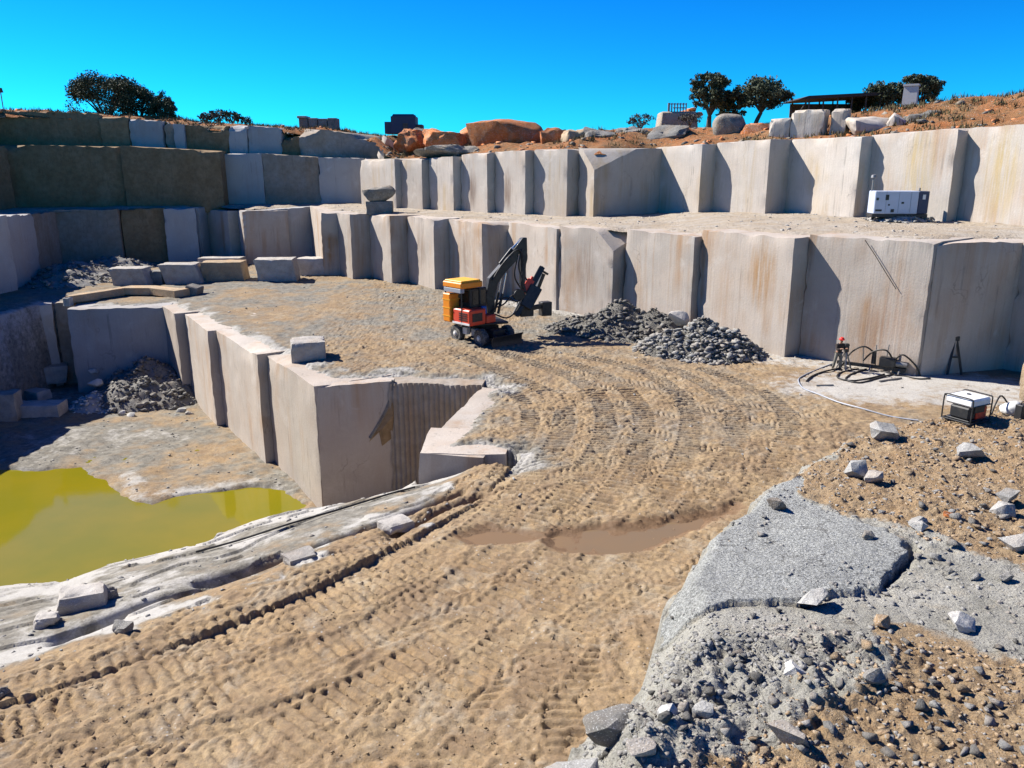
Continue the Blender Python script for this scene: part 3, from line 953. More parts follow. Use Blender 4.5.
# puddle bed
sd_p = np.minimum(sdist(X + 0.22 * fbm2(X * 1.6, Y * 1.6, 3, 43), Y + 0.3 * fbm2(X * 1.3, Y * 1.3, 3, 44), PUD), sdist(X, Y + 0.2 * wob, PUD2))
pw = 1 - sstep(-0.25, 0.35, sd_p)
PUDZ = -0.07
Z = Z * (1 - pw) + (PUDZ - 0.05 + 0.045 * fbm2(X * 1.6, Y * 1.6, 3, 45)) * pw

# surface masks: pale stone dust, wet mud, bare grey rock
dist_wall = seg_dist(X, Y, [o[0] for o in O_low])
n1 = fbm2(X * 0.22, Y * 0.22, 5, 101); n2 = fbm2(X * 0.9, Y * 0.9, 4, 102)
PITN = PIT[:18]
sd_n = seg_dist(X, Y, PITN)
dust = np.clip(0.72 * (1 - sstep(0.5, 3.2, sd_n + n2 * 1.8)), 0, 1) * onfloor
dust = np.maximum(dust, flat_w * (0.85 + 0.3 * n2))
dust = np.maximum(dust, (1 - sstep(1.0, 4.0, dist_wall + n1 * 2)) * 0.7 * (X > -3))
on_sh = in_pit & (cl_ < 0.6)
shelf_m = np.where(on_sh, sstep(0.2, 2.6, dd + n2 * 2.2), 0)
dust = np.maximum(dust, shelf_m * (0.60 + 0.8 * n2 + 0.4 * n1 + 0.35 * np.exp(-(d_edge / 1.2) ** 2)))
spit = np.exp(-((seg_dist(X, Y, [onz(a, b, PITZ) for a, b in [(128, 480), (140, 500), (190, 496), (250, 486)]])) / 1.0) ** 2)
dust = np.where(in_pit & ~on_sh, np.maximum(sstep(0.05, 0.5, n1 + n2 * 0.5) * 0.55, spit * (0.7 + n2 * 0.4)), dust)
dust = np.maximum(dust, sstep(0.25, 0.6, n1) * 0.4 * onfloor * (1 - sstep(20, 30, -Y + 45)))
wet = 1 - sstep(-0.1, 0.55, sd_p + 0.2 * n2)
wet = np.maximum(wet, np.where(in_pit, (1 - sstep(0.1, 0.9, sd_w + n2 * 0.4)) * 0.35, 0))
rockm = np.where(in_pit, np.where(~on_sh, np.clip(0.62 + 0.6 * n1 + 0.6 * n2, 0, 1), np.clip(shelf_m * (0.85 + 0.4 * n2), 0, 1)), np.clip(1.0 - sstep(0.6, 3.4, sd_n + n2 * 1.2), 0, 1))
grey = np.clip(sstep(-0.05, 0.45, n1 + 0.4 * n2 + 0.55 * sstep(0.1, 0.6, wgt) * sstep(24, 32, Y) - 0.1), 0, 1) * onfloor * sstep(20, 30, Y)
farm = sstep(36, 52, Y) * onfloor * (1 - flat_w)
rockm = np.maximum(rockm, grey * 0.42)
rockm = np.maximum(rockm, farm * np.clip(0.48 + 0.5 * n1 + 0.45 * n2, 0, 1))
LEDGE = [(0.05, 3.0)] + [onz(a, b, 4.8) for a, b in [(548, 775), (588, 702), (628, 648), (660, 603), (708, 527), (777, 480), (833, 444), (868, 429), (920, 418), (1024, 401)]] + [(17.0, 21.0), (20.0, 20.0), (20.0, -4.0), (0.0, -4.0)]
I = np.arange(X.size).reshape(X.shape)
hid = inside(X, Y, LEDGE) & (sdist(X, Y, LEDGE) < -1.5)
# nothing is seen inside the benches
behind = inside(X, Y, [(o[0][0] + 3.0, o[0][1] + 3.0) for o in O_low[2:]] + [(60, 44), (60, 110), (-15, 110)])
hid |= behind
fm = ~(hid[:-1, :-1] & hid[1:, :-1] & hid[:-1, 1:] & hid[1:, 1:])
Fq = np.stack([I[:-1, :-1], I[:-1, 1:], I[1:, 1:], I[1:, :-1]], -1)[fm]
used = np.zeros(X.size, bool); used[Fq.ravel()] = True
remap = np.cumsum(used) - 1
V = np.stack([X.ravel(), Y.ravel(), Z.ravel()], 1)[used]
masks = np.stack([np.clip(dust, 0, 1).ravel(), np.clip(wet, 0, 1).ravel(), np.clip(rockm, 0, 1).ravel()], 1)[used]
FLOOR_ME = mesh_np('quarry_floor', V, remap[Fq], smooth=True, attrs={'mask': masks})


def floor_z(x, y):
    ix = np.clip(np.searchsorted(gx, x) - 1, 0, len(gx) - 2); iy = np.clip(np.searchsorted(gy, y) - 1, 0, len(gy) - 2)
    return float(Z[iy, ix])


def mat_floor():
    t = NT('quarry_mud', 0.95, 0.15)
    p = t.pos()
    m = t.n('ShaderNodeSeparateColor', {'Color': t.n('ShaderNodeAttribute', None, attribute_name='mask').outputs['Color']})
    col = t.mix(t.ramp(t.noise(p, 0.30, 6, 0.65), [(0.32, 0.0), (0.68, 1.0)]), (0.29, 0.190, 0.095), (0.37, 0.275, 0.16))
    col = t.mix(t.ramp(t.noise(p, 1.7, 6, 0.7), [(0.50, 0.0), (0.74, 0.6)]), col, (0.36, 0.225, 0.11))
    col = t.mix(t.ramp(t.noise(p, 3.2, 6, 0.75), [(0.46, 0.0), (0.70, 0.85)]), col, (0.17, 0.125, 0.085))
    damp = t.ramp(t.noise(p, 0.55, 7, 0.72, 0.8), [(0.47, 0.0), (0.60, 0.8)])
    col = t.mix(damp, col, (0.215, 0.145, 0.085))
    ash = t.ramp(t.noise(t.pos((1.0, 0.8, 1.0)), 0.9, 7, 0.75, 0.5), [(0.52, 0.0), (0.68, 0.65)])
    col = t.mix(ash, col, (0.37, 0.325, 0.25))
    lump = t.ramp(t.noise(p, 8.0, 6, 0.75), [(0.34, 0.55), (0.52, 0.0)])
    col = t.mix(lump, col, (0.13, 0.095, 0.06))
    fine = t.noise(p, 22, 5, 0.7)
    rk = t.mix(t.ramp(t.noise(p, 2.5, 7, 0.75), [(0.35, 0.0), (0.68, 1.0)]), (0.10, 0.095, 0.08), (0.29, 0.27, 0.225))
    fr = t.math('ADD', m.outputs[2], t.math('MULTIPLY', t.math('SUBTRACT', t.noise(p, 1.3, 6, 0.7), 0.5), 0.9))
    col = t.mix(t.ramp(fr, [(0.28, 0.0), (0.75, 1.0)]), col, rk)
    ds = t.mix(t.noise(p, 1.1, 4), (0.36, 0.34, 0.305), (0.50, 0.485, 0.45))
    fd = t.math('ADD', m.outputs[0], t.math('MULTIPLY', t.math('SUBTRACT', t.noise(p, 2.0, 7, 0.75), 0.5), 1.3))
    col = t.mix(t.ramp(fd, [(0.45, 0.0), (0.78, 0.92)]), col, ds)
    col = t.mix(t.ramp(fine, [(0.38, 0.32), (0.60, 0.0)]), col, (0.14, 0.115, 0.09))
    pb = t.ramp(t.voro(p, 5.5), [(0.08, 0.8), (0.17, 0.0)])
    col = t.mix(t.math('MULTIPLY', pb, t.ramp(t.noise(p, 0.8, 3), [(0.5, 0.0), (0.62, 1.0)])), col, (0.42, 0.40, 0.37))
    fw = t.math('ADD', m.outputs[1], t.math('MULTIPLY', t.math('SUBTRACT', t.noise(p, 4.0, 5, 0.7), 0.5), 0.5))
    fwr = t.ramp(fw, [(0.45, 0.0), (0.8, 1.0)])
    col = t.mix(t.math('MULTIPLY', fwr, 0.85), col, (0.16, 0.095, 0.05))
    n = t.bump(t.noise(p, 6, 7, 0.7), 0.7, 0.06)
    n = t.bump(fine, 0.6, 0.02, n)
    return t.set(color=col, normal=n, rough=t.ramp(fwr, [(0.0, 0.95), (1.0, 0.55)]))


M['floor'] = mat_floor()
floor_o = kind(link('quarry_floor', FLOOR_ME, M['floor']), 'structure', 'rutted tan mud floor of the quarry with tyre tracks and pale dust')

# water in the pit and the puddles
def water_mat(name, c, rough, bump=0.15):
    t = NT(name, rough, 0.14)
    p = t.pos()
    col = t.mix(t.ramp(t.noise(p, 0.25, 4), [(0.35, 0.0), (0.65, 1.0)]), c, (c[0] * 0.82, c[1] * 0.92, c[2] * 1.1))
    return t.set(color=col, normal=t.bump(t.noise(p, 3.0, 2), bump, 0.01))


M['pit_water'] = water_mat('murky_yellow_water', (0.195, 0.155, 0.006), 0.05, 0.05)
M['puddle'] = water_mat('muddy_puddle', (0.20, 0.125, 0.06), 0.15, 0.05)


def sheet(name, poly, z, mat, grow):
    cx = sum(p[0] for p in poly) / len(poly); cy = sum(p[1] for p in poly) / len(poly)
    me = bpy.data.meshes.new(name)
    vs = []
    for x, y in poly:
        l = math.hypot(x - cx, y - cy)
        vs.append((x + (x - cx) / l * grow, y + (y - cy) / l * grow, z))
    me.from_pydata(vs, [], [tuple(range(len(vs)))])
    return link(name, me, mat)


me = bpy.data.meshes.new('pit_water')
me.from_pydata([(-37.5, 24, WZ), (-12, 24, WZ), (-8.6, 37.2, WZ), (-14.0, 46.5, WZ), (-26, 50, WZ), (-37.5, 50, WZ)], [], [(0, 1, 2, 3, 4, 5)])
kind(link('pit_water', me, M['pit_water']), 'structure', 'murky yellow green water at the bottom of the pit')
kind(sheet('puddle', PUD, PUDZ - 0.042, M['puddle'], 0.5), 'structure', 'shallow brown puddle across the rutted road')
kind(sheet('puddle', PUD2, PUDZ - 0.03, M['puddle'], 0.3), 'structure', 'small wet patch at the end of the rock shelf')

# ------------------------------------------------------------------ middle bench ground
def tensor(xs, ys, zfun, mask=None):
    X_, Y_ = np.meshgrid(xs, ys)
    Z_ = zfun(X_, Y_)
    I_ = np.arange(X_.size).reshape(X_.shape)
    F_ = np.stack([I_[:-1, :-1], I_[:-1, 1:], I_[1:, 1:], I_[1:, :-1]], -1)
    if mask is not None:
        k = mask(X_, Y_)
        F_ = F_[k[:-1, :-1] & k[1:, :-1] & k[:-1, 1:] & k[1:, 1:]]
    else:
        F_ = F_.reshape(-1, 4)
    u = np.zeros(X_.size, bool); u[F_.ravel()] = True
    r = np.cumsum(u) - 1
    return np.stack([X_.ravel(), Y_.ravel(), Z_.ravel()], 1)[u], r[F_]


LOWLINE = [(-43.5, 56), (-43.4, 66), (-46, 74), (-49.6, 88), (-36.2, 92.7)]
for a, (o, zt) in zip(I_low, O_low):
    LOWLINE += [a, o]
LOWLINE += [S10r, (S10r[0] + 3.4, S10r[1] - 6.2), (S10r[0] + 4.8, S10r[1] - 5.2), (S10r[0] + 9.0, S10r[1] - 13)]
BENCH = LOWLINE + [(60, 28), (60, 110), (-70, 110), (-70, 56)]
zx = [-60] + [o[0][0] for o in O_low[2:]] + [26.5, 60]
zz = [6.1] + [o[1] for o in O_low[2:]] + [6.95, 7.1]


def bench_z(X_, Y_):
    sd = -sdist(X_, Y_, BENCH)
    z = np.interp(X_, zx, zz)
    lw = np.interp(X_, [p[0] for p in LOWLINE[6:]], [p[1] for p in LOWLINE[6:]])
    z = z + np.clip((Y_ - lw) / 16, 0, 1) * 0.12 + 0.10 * fbm2(X_ * 0.5, Y_ * 0.5, 4, 131) + 0.05 * fbm2(X_ * 2, Y_ * 2, 3, 132)
    d = np.clip(sd, 0, 5) + 0.9 * fbm2(X_ * 0.5, Y_ * 0.5, 3, 133)
    return z + 0.10 - 0.30 * (1 - sstep(0.3, 2.4, d))


Vb, Fb = tensor(np.arange(-68, 56, 0.3), np.arange(34, 104, 0.3), bench_z, lambda a, b: inside(a, b, BENCH) & (seg_dist(a, b, LOWLINE) > 0.45))
M['bench'] = soil('bench_dirt', (0.36, 0.285, 0.20), (0.42, 0.38, 0.325), (0.26, 0.205, 0.145), 0.6, 0.7, 0.5)
kind(link('middle_bench', mesh_np('middle_bench', Vb, Fb, smooth=True), M['bench']), 'structure', 'dirt covered bench between the lower and upper wall')

# ------------------------------------------------------------------ rim ground out to the horizon
RIMLINE = [(-58.5, -200), (-58.6, 94), (-48, 97.2), (-40, 98.6), (-28, 99.6), (-15.5, 100.8), (-17.0, 96.0)]
rim_z = [(-58.6, 16.8), (-48, 16.7), (-40, 15.7), (-28, 15.3), (-15.5, 14.0)]
for a, o in zip(I_up, O_up):
    RIMLINE += [a, o[:2]]
    rim_z.append((o[0], o[2]))
RIMLINE += [(60, 30), (60, -200)]
VOID = RIMLINE
rzx = [-400] + [r[0] for r in rim_z] + [60]
rzz = [17.5] + [r[1] for r in rim_z] + [14.5]


def rim_h(X_, Y_):
    d = np.clip(sdist(X_, Y_, VOID), 0, 4000)
    z = np.interp(X_, rzx, rzz)
    hill = np.interp(X_, [-60, -20, 0, 25, 40, 60, 90], [0.1, 0.3, 0.7, 1.4, 2.4, 3.2, 3.5])
    z = z + hill * sstep(1.5, 13, d)
    bump = 0.7 * fbm2(X_ * 0.22, Y_ * 0.22, 4, 141) + 0.25 * fbm2(X_ * 0.8, Y_ * 0.8, 4, 142)
    z = z + 0.9 * np.exp(-((X_ - 11) / 7.0) ** 2) * sstep(0.8, 3.5, d) + 0.8 * np.exp(-((X_ + 6) / 6.0) ** 2) * sstep(1.5, 5, d)
    z = z + bump * sstep(0.8, 4, d) + 0.25 * sstep(1, 5, d)
    z = z - 0.6 * (1 - sstep(0.4, 1.6, d))
    far = sstep(60, 900, d)
    return z * (1 - far) + (11.0 + 6 * fbm2(X_ * 0.004, Y_ * 0.004, 3, 143)) * far


rx = np.concatenate([[-4000, -2500, -1500, -900, -600, -400, -280, -200, -150, -120, -100, -85, -75], np.arange(-68, 72, 0.5), [75, 82, 92, 110, 140, 200, 300, 450, 700, 1100, 1800, 3000, 4000]])
ry = np.concatenate([[-150, -80, -20, 10, 30, 40], np.arange(44, 135, 0.5), [138, 144, 155, 175, 210, 270, 360, 500, 750, 1100, 1700, 2600, 4000, 6000]])
Vr, Fr = tensor(rx, ry, rim_h, lambda a, b: sdist(a, b, VOID) > 0.35)
M['rim'] = soil('rim_red_earth', (0.33, 0.125, 0.045), (0.24, 0.15, 0.075), (0.12, 0.075, 0.04), 0.35, 1.0, 0.6)
kind(link('rim_ground', mesh_np('rim_ground', Vr, Fr, smooth=True), M['rim']), 'structure', 'reddish brown earth around the quarry rim')


def rz_at(x, y):
    return float(rim_h(np.array([float(x)]), np.array([float(y)]))[0])


def bz_at(x, y):
    return float(bench_z(np.array([float(x)]), np.array([float(y)]))[0])

# ------------------------------------------------------------------ stones
def hull_rock(seed, n=15, aniso=(1.0, 0.8, 0.6), flat=0.0):
    r = random.Random(seed)
    bm = bmesh.new()
    for _ in range(n):
        v = Vector((r.gauss(0, 1), r.gauss(0, 1), r.gauss(0, 1))).normalized() * r.uniform(0.8, 1.0)
        v = Vector((max(-0.75, min(0.75, v.x)), max(-0.75, min(0.75, v.y)), max(-0.75, min(0.75, v.z))))
        bm.verts.new((v.x * aniso[0], v.y * aniso[1], v.z * aniso[2]))
    bmesh.ops.convex_hull(bm, input=bm.verts)
    for v in [v for v in bm.verts if not v.link_faces]:
        bm.verts.remove(v)
    bmesh.ops.triangulate(bm, faces=bm.faces)
    return bm


def fix_idx():
    out = []
    for i in range(14):
        bm = hull_rock(300 + i, random.randint(8, 12), (1.0, random.uniform(0.55, 0.9), random.uniform(0.4, 0.75)))
        bm.verts.index_update()
        vs = list(bm.verts)
        out.append((np.array([v.co[:] for v in vs]), np.array([[v.index for v in f.verts] for f in bm.faces])))
        bm.free()
    return out


ROCK_DATA = fix_idx()
_rock_me = {}


def rock_me(i, mat):
    k = (i, mat)
    if k not in _rock_me:
        V_, F_ = ROCK_DATA[i]
        me = mesh_np('stone', V_, F_)
        me.materials.append(M[mat])
        _rock_me[k] = me
    return _rock_me[k]


def stones_mesh(name, P, S, seed=0, flat=0.75):
    """many small stones joined: P (n,3) places, S (n) sizes"""
    rg = np.random.default_rng(seed)
    Vs, Fs, b = [], [], 0
    n = len(P)
    kind_i = rg.integers(0, 14, n)
    ang = rg.uniform(0, 2 * np.pi, (n, 3))
    for k in range(14):
        idx = np.where(kind_i == k)[0]
        if not len(idx):
            continue
        V0, F0 = ROCK_DATA[k]
        ca, sa = np.cos(ang[idx, 0]), np.sin(ang[idx, 0])
        tb = (ang[idx, 1] - np.pi) * 0.25
        cb, sb = np.cos(tb), np.sin(tb)
        x = V0[None, :, 0]; y = V0[None, :, 1]; z = V0[None, :, 2]
        y2 = y * cb[:, None] - z * sb[:, None]; z2 = y * sb[:, None] + z * cb[:, None]
        x3 = x * ca[:, None] - y2 * sa[:, None]; y3 = x * sa[:, None] + y2 * ca[:, None]
        W = np.stack([x3, y3, z2 * flat], -1) * S[idx][:, None, None] + P[idx][:, None, :]
        m = len(V0)
        Fk = F0[None] + (b + np.arange(len(idx)) * m)[:, None, None]
        Vs.append(W.reshape(-1, 3)); Fs.append(Fk.reshape(-1, 3))
        b += len(idx) * m
    return mesh_np(name, np.concatenate(Vs), np.concatenate(Fs))


def boulder_me(name, seed, size, rough=0.10, subd=3, n=16, round_=0.22):
    """one larger stone: hull, subdivided and broken up; origin at its base"""
    bm = hull_rock(seed, n, (1, 1, 1))
    for v in bm.verts:
        v.co = Vector((v.co.x / 0.75 * 0.5, v.co.y / 0.75 * 0.5, v.co.z / 0.75 * 0.5))
    for _ in range(subd):
        bmesh.ops.subdivide_edges(bm, edges=list(bm.edges), cuts=1, use_grid_fill=True)
        bmesh.ops.smooth_vert(bm, verts=list(bm.verts), factor=round_, use_axis_x=True, use_axis_y=True, use_axis_z=True)
    bmesh.ops.triangulate(bm, faces=bm.faces)
    bm.verts.index_update()
    vs = list(bm.verts)
    V_ = np.array([v.co[:] for v in vs]); F_ = np.array([[v.index for v in f.verts] for f in bm.faces])
    bm.free()
    V_ = V_ / (V_.max(0) - V_.min(0)) * np.array(size)
    mx = max(size)
    d = fbm3(V_ / mx * 4 + seed, 4, seed) * rough * mx
    nrm = V_ / (np.linalg.norm(V_, axis=1, keepdims=True) + 1e-6)
    V_ = V_ + nrm * d[:, None]
    V_[:, 2] -= V_[:, 2].min() + 0.08 * size[2]
    return mesh_np(name, V_, F_, auto=32)


def boulder(px, py, y, wpx, hpx, depth, mat, label, seed, name='boulder', cat='boulder', zbase=None, group=None, **kw):
    """a boulder whose base middle is seen at px, py at distance y"""
    x, _, z = at_y(px, py, y)
    if zbase is not None:
        z = zbase
    w = y * CP - (z - CAM_H) * SP
    if zbase is None and y > 58:
        hpx *= 1.25; z -= 0.22 * hpx / FPX * w
    o = link(name, boulder_me(name, seed, (wpx / FPX * w, depth, hpx / FPX * w), **kw), M[mat], loc=(x, y, z))
    o.rotation_euler.z = 0
    return tag(o, label, cat, group)


def cut_block(name, loc, size, rz, mat, label, seed, cat='stone block', chip=0.08, lean=0.0, group=None, rough=0.03):
    """a sawn or split block of granite with chipped edges"""
    nx_, ny_, nz_ = [max(3, int(s / 0.16)) for s in size]
    nx_, ny_, nz_ = min(nx_, 22), min(ny_, 22), min(nz_, 16)
    bm = bmesh.new()
    bmesh.ops.create_cube(bm, size=1.0)
    bmesh.ops.subdivide_edges(bm, edges=list(bm.edges), cuts=10, use_grid_fill=True)
    bmesh.ops.triangulate(bm, faces=bm.faces)
    bm.verts.index_update()
    vs = list(bm.verts)
    V_ = np.array([v.co[:] for v in vs]); F_ = np.array([[v.index for v in f.verts] for f in bm.faces])
    bm.free()
    sz = np.array(size)
    C = V_ * sz
    dist = np.sort(sz / 2 - np.abs(C), axis=1)
    ed = dist[:, 1]                        # distance to the nearest edge
    pn = C + seed * 5.3
    c = np.exp(-(ed / 0.16) ** 2) * np.maximum(0, fbm3(pn * 1.7, 3, seed) + 0.25) * chip * 2
    C = C * (1 - (c / sz.max())[:, None] * 2.0) + np.stack([fbm3(pn * 1.1 + k * 9, 3, seed + k) for k in range(3)], 1) * rough
    C[:, 0] += lean * C[:, 2]
    C[:, 2] -= C[:, 2].min()
    o = link(name, mesh_np(name, C, F_, auto=35), mat if not isinstance(mat, str) else M[mat], loc=loc, rot=(0, 0, rz))
    return tag(o, label, cat, group)


# ------------------------------------------------------------------ foreground rock ledge
LZ = 4.8
SLAB = [onz(a, b, LZ + 0.15) for a, b in [(661, 603), (706, 528), (745, 499), (777, 480), (806, 470), (796, 492), (835, 508), (885, 526), (909, 549), (898, 562), (877, 577), (852, 583), (827, 591), (800, 600), (782, 596), (759, 598), (728, 600), (696, 607)]]
CRACK = [onz(a, b, LZ) for a, b in [(690, 612), (700, 609), (729, 602), (759, 600), (784, 599), (802, 604), (829, 594), (855, 586), (880, 579), (900, 564), (912, 551)]]
OR1 = [onz(a, b, LZ) for a, b in [(800, 462), (870, 430), (1024, 402), (1150, 398), (1150, 570), (1024, 572), (915, 543), (880, 522), (800, 498)]]
OR2 = [onz(a, b, LZ) for a, b in [(690, 790), (770, 700), (830, 668), (930, 640), (1000, 660), (1150, 640), (1150, 830), (690, 830)]]
GRIT = [onz(a, b, LZ) for a, b in [(575, 775), (610, 700), (650, 660), (720, 640), (820, 640), (900, 650), (880, 720), (800, 800), (575, 800)]]


CALM = [onz(a, b, LZ) for a, b in [(640, 640), (662, 606), (760, 600), (850, 588), (915, 552), (1040, 575), (1040, 655), (900, 640), (800, 640), (700, 650)]]


def ledge_h(X_, Y_):
    sd = sdist(X_ + 0.20 * fbm2(X_ * 1.5, Y_ * 1.5, 3, 201), Y_ + 0.20 * fbm2(X_ * 1.5, Y_ * 1.5, 3, 202), LEDGE)
    z = LZ + 0.16 * fbm2(X_ * 0.35, Y_ * 0.35, 3, 203)
    ssl = sdist(X_ + 0.14 * fbm2(X_ * 2.4, Y_ * 2.4, 4, 204, 0.65), Y_ + 0.20 * fbm2(X_ * 2.4, Y_ * 2.4, 4, 205, 0.65), SLAB)
    slab = 1 - sstep(-0.02, 0.01, ssl)
    cr = seg_dist(X_ + 0.05 * fbm2(X_ * 4, Y_ * 4, 2, 206), Y_ + 0.05 * fbm2(X_ * 4, Y_ * 4, 2, 207), CRACK)
    top = sstep(11.2, 12.2, Y_)
    z = z + 0.085 * slab * (1 - 0.8 * top) - 0.20 * np.exp(-(cr / 0.10) ** 2) * (1 - slab)
    rough = 0.07 * fbm2(X_ * 1.6, Y_ * 1.6, 4, 208) + 0.10 * np.abs(fbm2(X_ * 3.2, Y_ * 3.2, 4, 209)) + 0.05 * np.abs(fbm2(X_ * 9, Y_ * 9, 3, 210)) + 0.05 * np.round(2.5 * fbm2(X_ * 1.3 + 4, Y_ * 1.3, 3, 213)) / 2.5
    calm = (1 - sstep(-0.3, 0.4, sdist(X_, Y_, CALM)))
    z = z + rough * (1 - 0.85 * slab) * (1 - 0.7 * calm * (1 - slab)) + slab * 0.012 * fbm2(X_ * 6, Y_ * 6, 3, 211)
    # heaps of grit low at the front
    gr = 1 - sstep(-0.4, 0.4, sdist(X_, Y_, GRIT))
    z = z + gr * (0.22 * np.abs(fbm2(X_ * 2.4, Y_ * 2.4, 4, 212)))
    d = -sd
    near = 1 - sstep(8.5, 10.5, Y_)
    rnd = 0.35 + 0.55 * near
    z = z - (0.25 + 0.45 * near) * (1 - sstep(0, 1, d / rnd)) ** 1.6
    drop = np.clip(-d, 0, 3)
    z = z - drop * 5.0
    return np.maximum(z, -0.4), sd, slab, gr, cr


lx = np.concatenate([np.arange(-0.9, 10.5, 0.032), np.arange(10.5, 14.5, 0.06), np.arange(14.5, 20, 0.4)])
ly = np.concatenate([np.arange(-4, 5.6, 0.4), np.arange(5.6, 12.5, 0.03), np.arange(12.5, 20.5, 0.05)])
XL, YL = np.meshgrid(lx, ly)
ZL, sdl, slabm, grm, crm = ledge_h(XL, YL)
IL = np.arange(XL.size).reshape(XL.shape)
km = sdl < 1.15
FL = np.stack([IL[:-1, :-1], IL[:-1, 1:], IL[1:, 1:], IL[1:, :-1]], -1)[km[:-1, :-1] & km[1:, :-1] & km[:-1, 1:] & km[1:, 1:]]
uu = np.zeros(XL.size, bool); uu[FL.ravel()] = True
rm = np.cumsum(uu) - 1
na = fbm2(XL * 0.8, YL * 0.8, 5, 221)
o1 = 1 - sstep(-0.5, 0.5, sdist(XL, YL, OR1) + na * 1.3)
o2 = 1 - sstep(-0.4, 0.5, sdist(XL, YL, OR2) + na * 1.3)
orange = np.clip(np.maximum(o1, o2 * 0.9), 0, 1) * (1 - slabm * 0.9)
lm = np.stack([orange.ravel(), np.clip(slabm, 0, 1).ravel(), np.clip(grm, 0, 1).ravel()], 1)[uu]


def mat_ledge():
    t = NT('ledge_granite', 0.92, 0.2)
    p = t.pos()
    m = t.n('ShaderNodeSeparateColor', {'Color': t.n('ShaderNodeAttribute', None, attribute_name='mask').outputs['Color']})
    # bare rock
    col = t.mix(t.ramp(t.noise(p, 1.5, 6, 0.7), [(0.30, 0.0), (0.70, 1.0)]), (0.25, 0.24, 0.20), (0.47, 0.45, 0.39))
    col = t.mix(t.ramp(t.noise(p, 4.0, 6, 0.75), [(0.52, 0.0), (0.72, 0.6)]), col, (0.40, 0.34, 0.24))
    # clean slab: salt and pepper
    sl = t.mix(t.ramp(t.noise(p, 25, 4, 0.85), [(0.38, 0.0), (0.60, 1.0)]), (0.13, 0.135, 0.125), (0.52, 0.525, 0.49))
    sl = t.mix(t.ramp(t.noise(p, 1.2, 4), [(0.35, 0.0), (0.75, 0.4)]), sl, (0.30, 0.295, 0.27))
    fs_ = t.math('ADD', m.outputs[1], t.math('MULTIPLY', t.math('SUBTRACT', t.noise(p, 2.2, 7, 0.75), 0.5), 0.9))
    col = t.mix(t.ramp(fs_, [(0.45, 0.0), (0.75, 1.0)]), col, sl)
    hair = t.ramp(t.voro(t.n('ShaderNodeVectorMath', {0: p, 1: t.n('ShaderNodeTexNoise', {'Vector': p, 'Scale': 1.5, 'Detail': 4.0}).outputs['Color']}, operation='ADD').outputs[0], 0.9, 'DISTANCE_TO_EDGE'), [(0.0, 0.75), (0.012, 0.0)])
    col = t.mix(hair, col, (0.06, 0.055, 0.05))
    og = t.mix(t.ramp(t.noise(p, 1.8, 6, 0.7), [(0.34, 0.0), (0.66, 1.0)]), (0.31, 0.195, 0.095), (0.40, 0.295, 0.175))
    og = t.mix(t.ramp(t.noise(p, 7.0, 5, 0.7), [(0.50, 0.0), (0.70, 0.8)]), og, (0.22, 0.15, 0.09))
    fo = t.math('ADD', m.outputs[0], t.math('MULTIPLY', t.math('SUBTRACT', t.noise(p, 3.0, 7, 0.75), 0.5), 1.0))
    col = t.mix(t.ramp(fo, [(0.42, 0.0), (0.66, 1.0)]), col, og)
    f = t.noise(p, 45, 4, 0.75)
    col = t.mix(t.ramp(f, [(0.36, 0.5), (0.52, 0.0)]), col, (0.07, 0.065, 0.06))
    f2 = t.noise(p, 70, 3, 0.7)
    col = t.mix(t.ramp(f2, [(0.60, 0.0), (0.72, 0.45)]), col, (0.66, 0.64, 0.60))
    n = t.bump(t.noise(p, 12, 7, 0.75), 1.0, 0.06)
    n = t.bump(t.voro(p, 28), 0.5, 0.03, n)
    n = t.bump(f, 0.7, 0.02, n)
    return t.set(color=col, normal=n)


M['ledge'] = mat_ledge()
kind(link('rock_ledge', mesh_np('rock_ledge', np.stack([XL.ravel(), YL.ravel(), ZL.ravel()], 1)[uu], rm[FL], smooth=True, attrs={'mask': lm}), M['ledge']), 'structure',
     'grey granite ledge in front with a cracked slab and orange gravel')


def lz_at(x, y):
    return float(ledge_h(np.array([float(x)]), np.array([float(y)]))[0][0])


# gravel too small to count
rg = np.random.default_rng(5)
gxp = rg.uniform(-0.2, 13.5, 110000); gyp = rg.uniform(5.4, 19.5, 110000)
zz_, sd_, sl_, gr_, cr_ = ledge_h(gxp, gyp)
pr = 0.10 + 0.75 * gr_ + 0.25 * np.clip(fbm2(gxp * 0.7, gyp * 0.7, 3, 231) + 0.2, 0, 1) - 0.13 * sl_
pr = np.where(inside(gxp, gyp, OR2), 0.45, pr)
pr = np.where(inside(gxp, gyp, OR1), 0.30, pr)
okp = (sd_ < -0.05) & (rg.uniform(0, 1, 110000) < pr)
gp = np.stack([gxp, gyp, zz_], 1)[okp]
gsz = 0.012 + 0.055 * rg.uniform(0, 1, len(gp)) ** 4.0
org = (inside(gp[:, 0], gp[:, 1], OR1) | inside(gp[:, 0], gp[:, 1], OR2)) & (rg.uniform(0, 1, len(gp)) < 0.6)
kind(link('gravel', stones_mesh('gravel', gp[~org], gsz[~org] * 1.25, 1), M['rock']), 'stuff', 'grey granite grit strewn over the ledge')
kind(link('gravel', stones_mesh('gravel', gp[org], gsz[org] * 1.2, 2), M['rock_tan']), 'stuff', 'orange tan gravel strewn over the ledge')

# stones on the ledge that stand out
def ledge_rock(px, py, wpx, mat, label, seed, hk=0.6, dk=0.8):
    x, y = onz(px, py, LZ + 0.05)
    z = lz_at(x, y)
    s = wpx / FPX * (y * CP + (CAM_H - z) * SP)
    o = link('rock', boulder_me('rock', seed, (s, s * dk, s * hk), rough=0.06, subd=2, n=11, round_=0.03), M[mat], loc=(x, y, z - 0.01))
    return tag(o, label, 'rock')


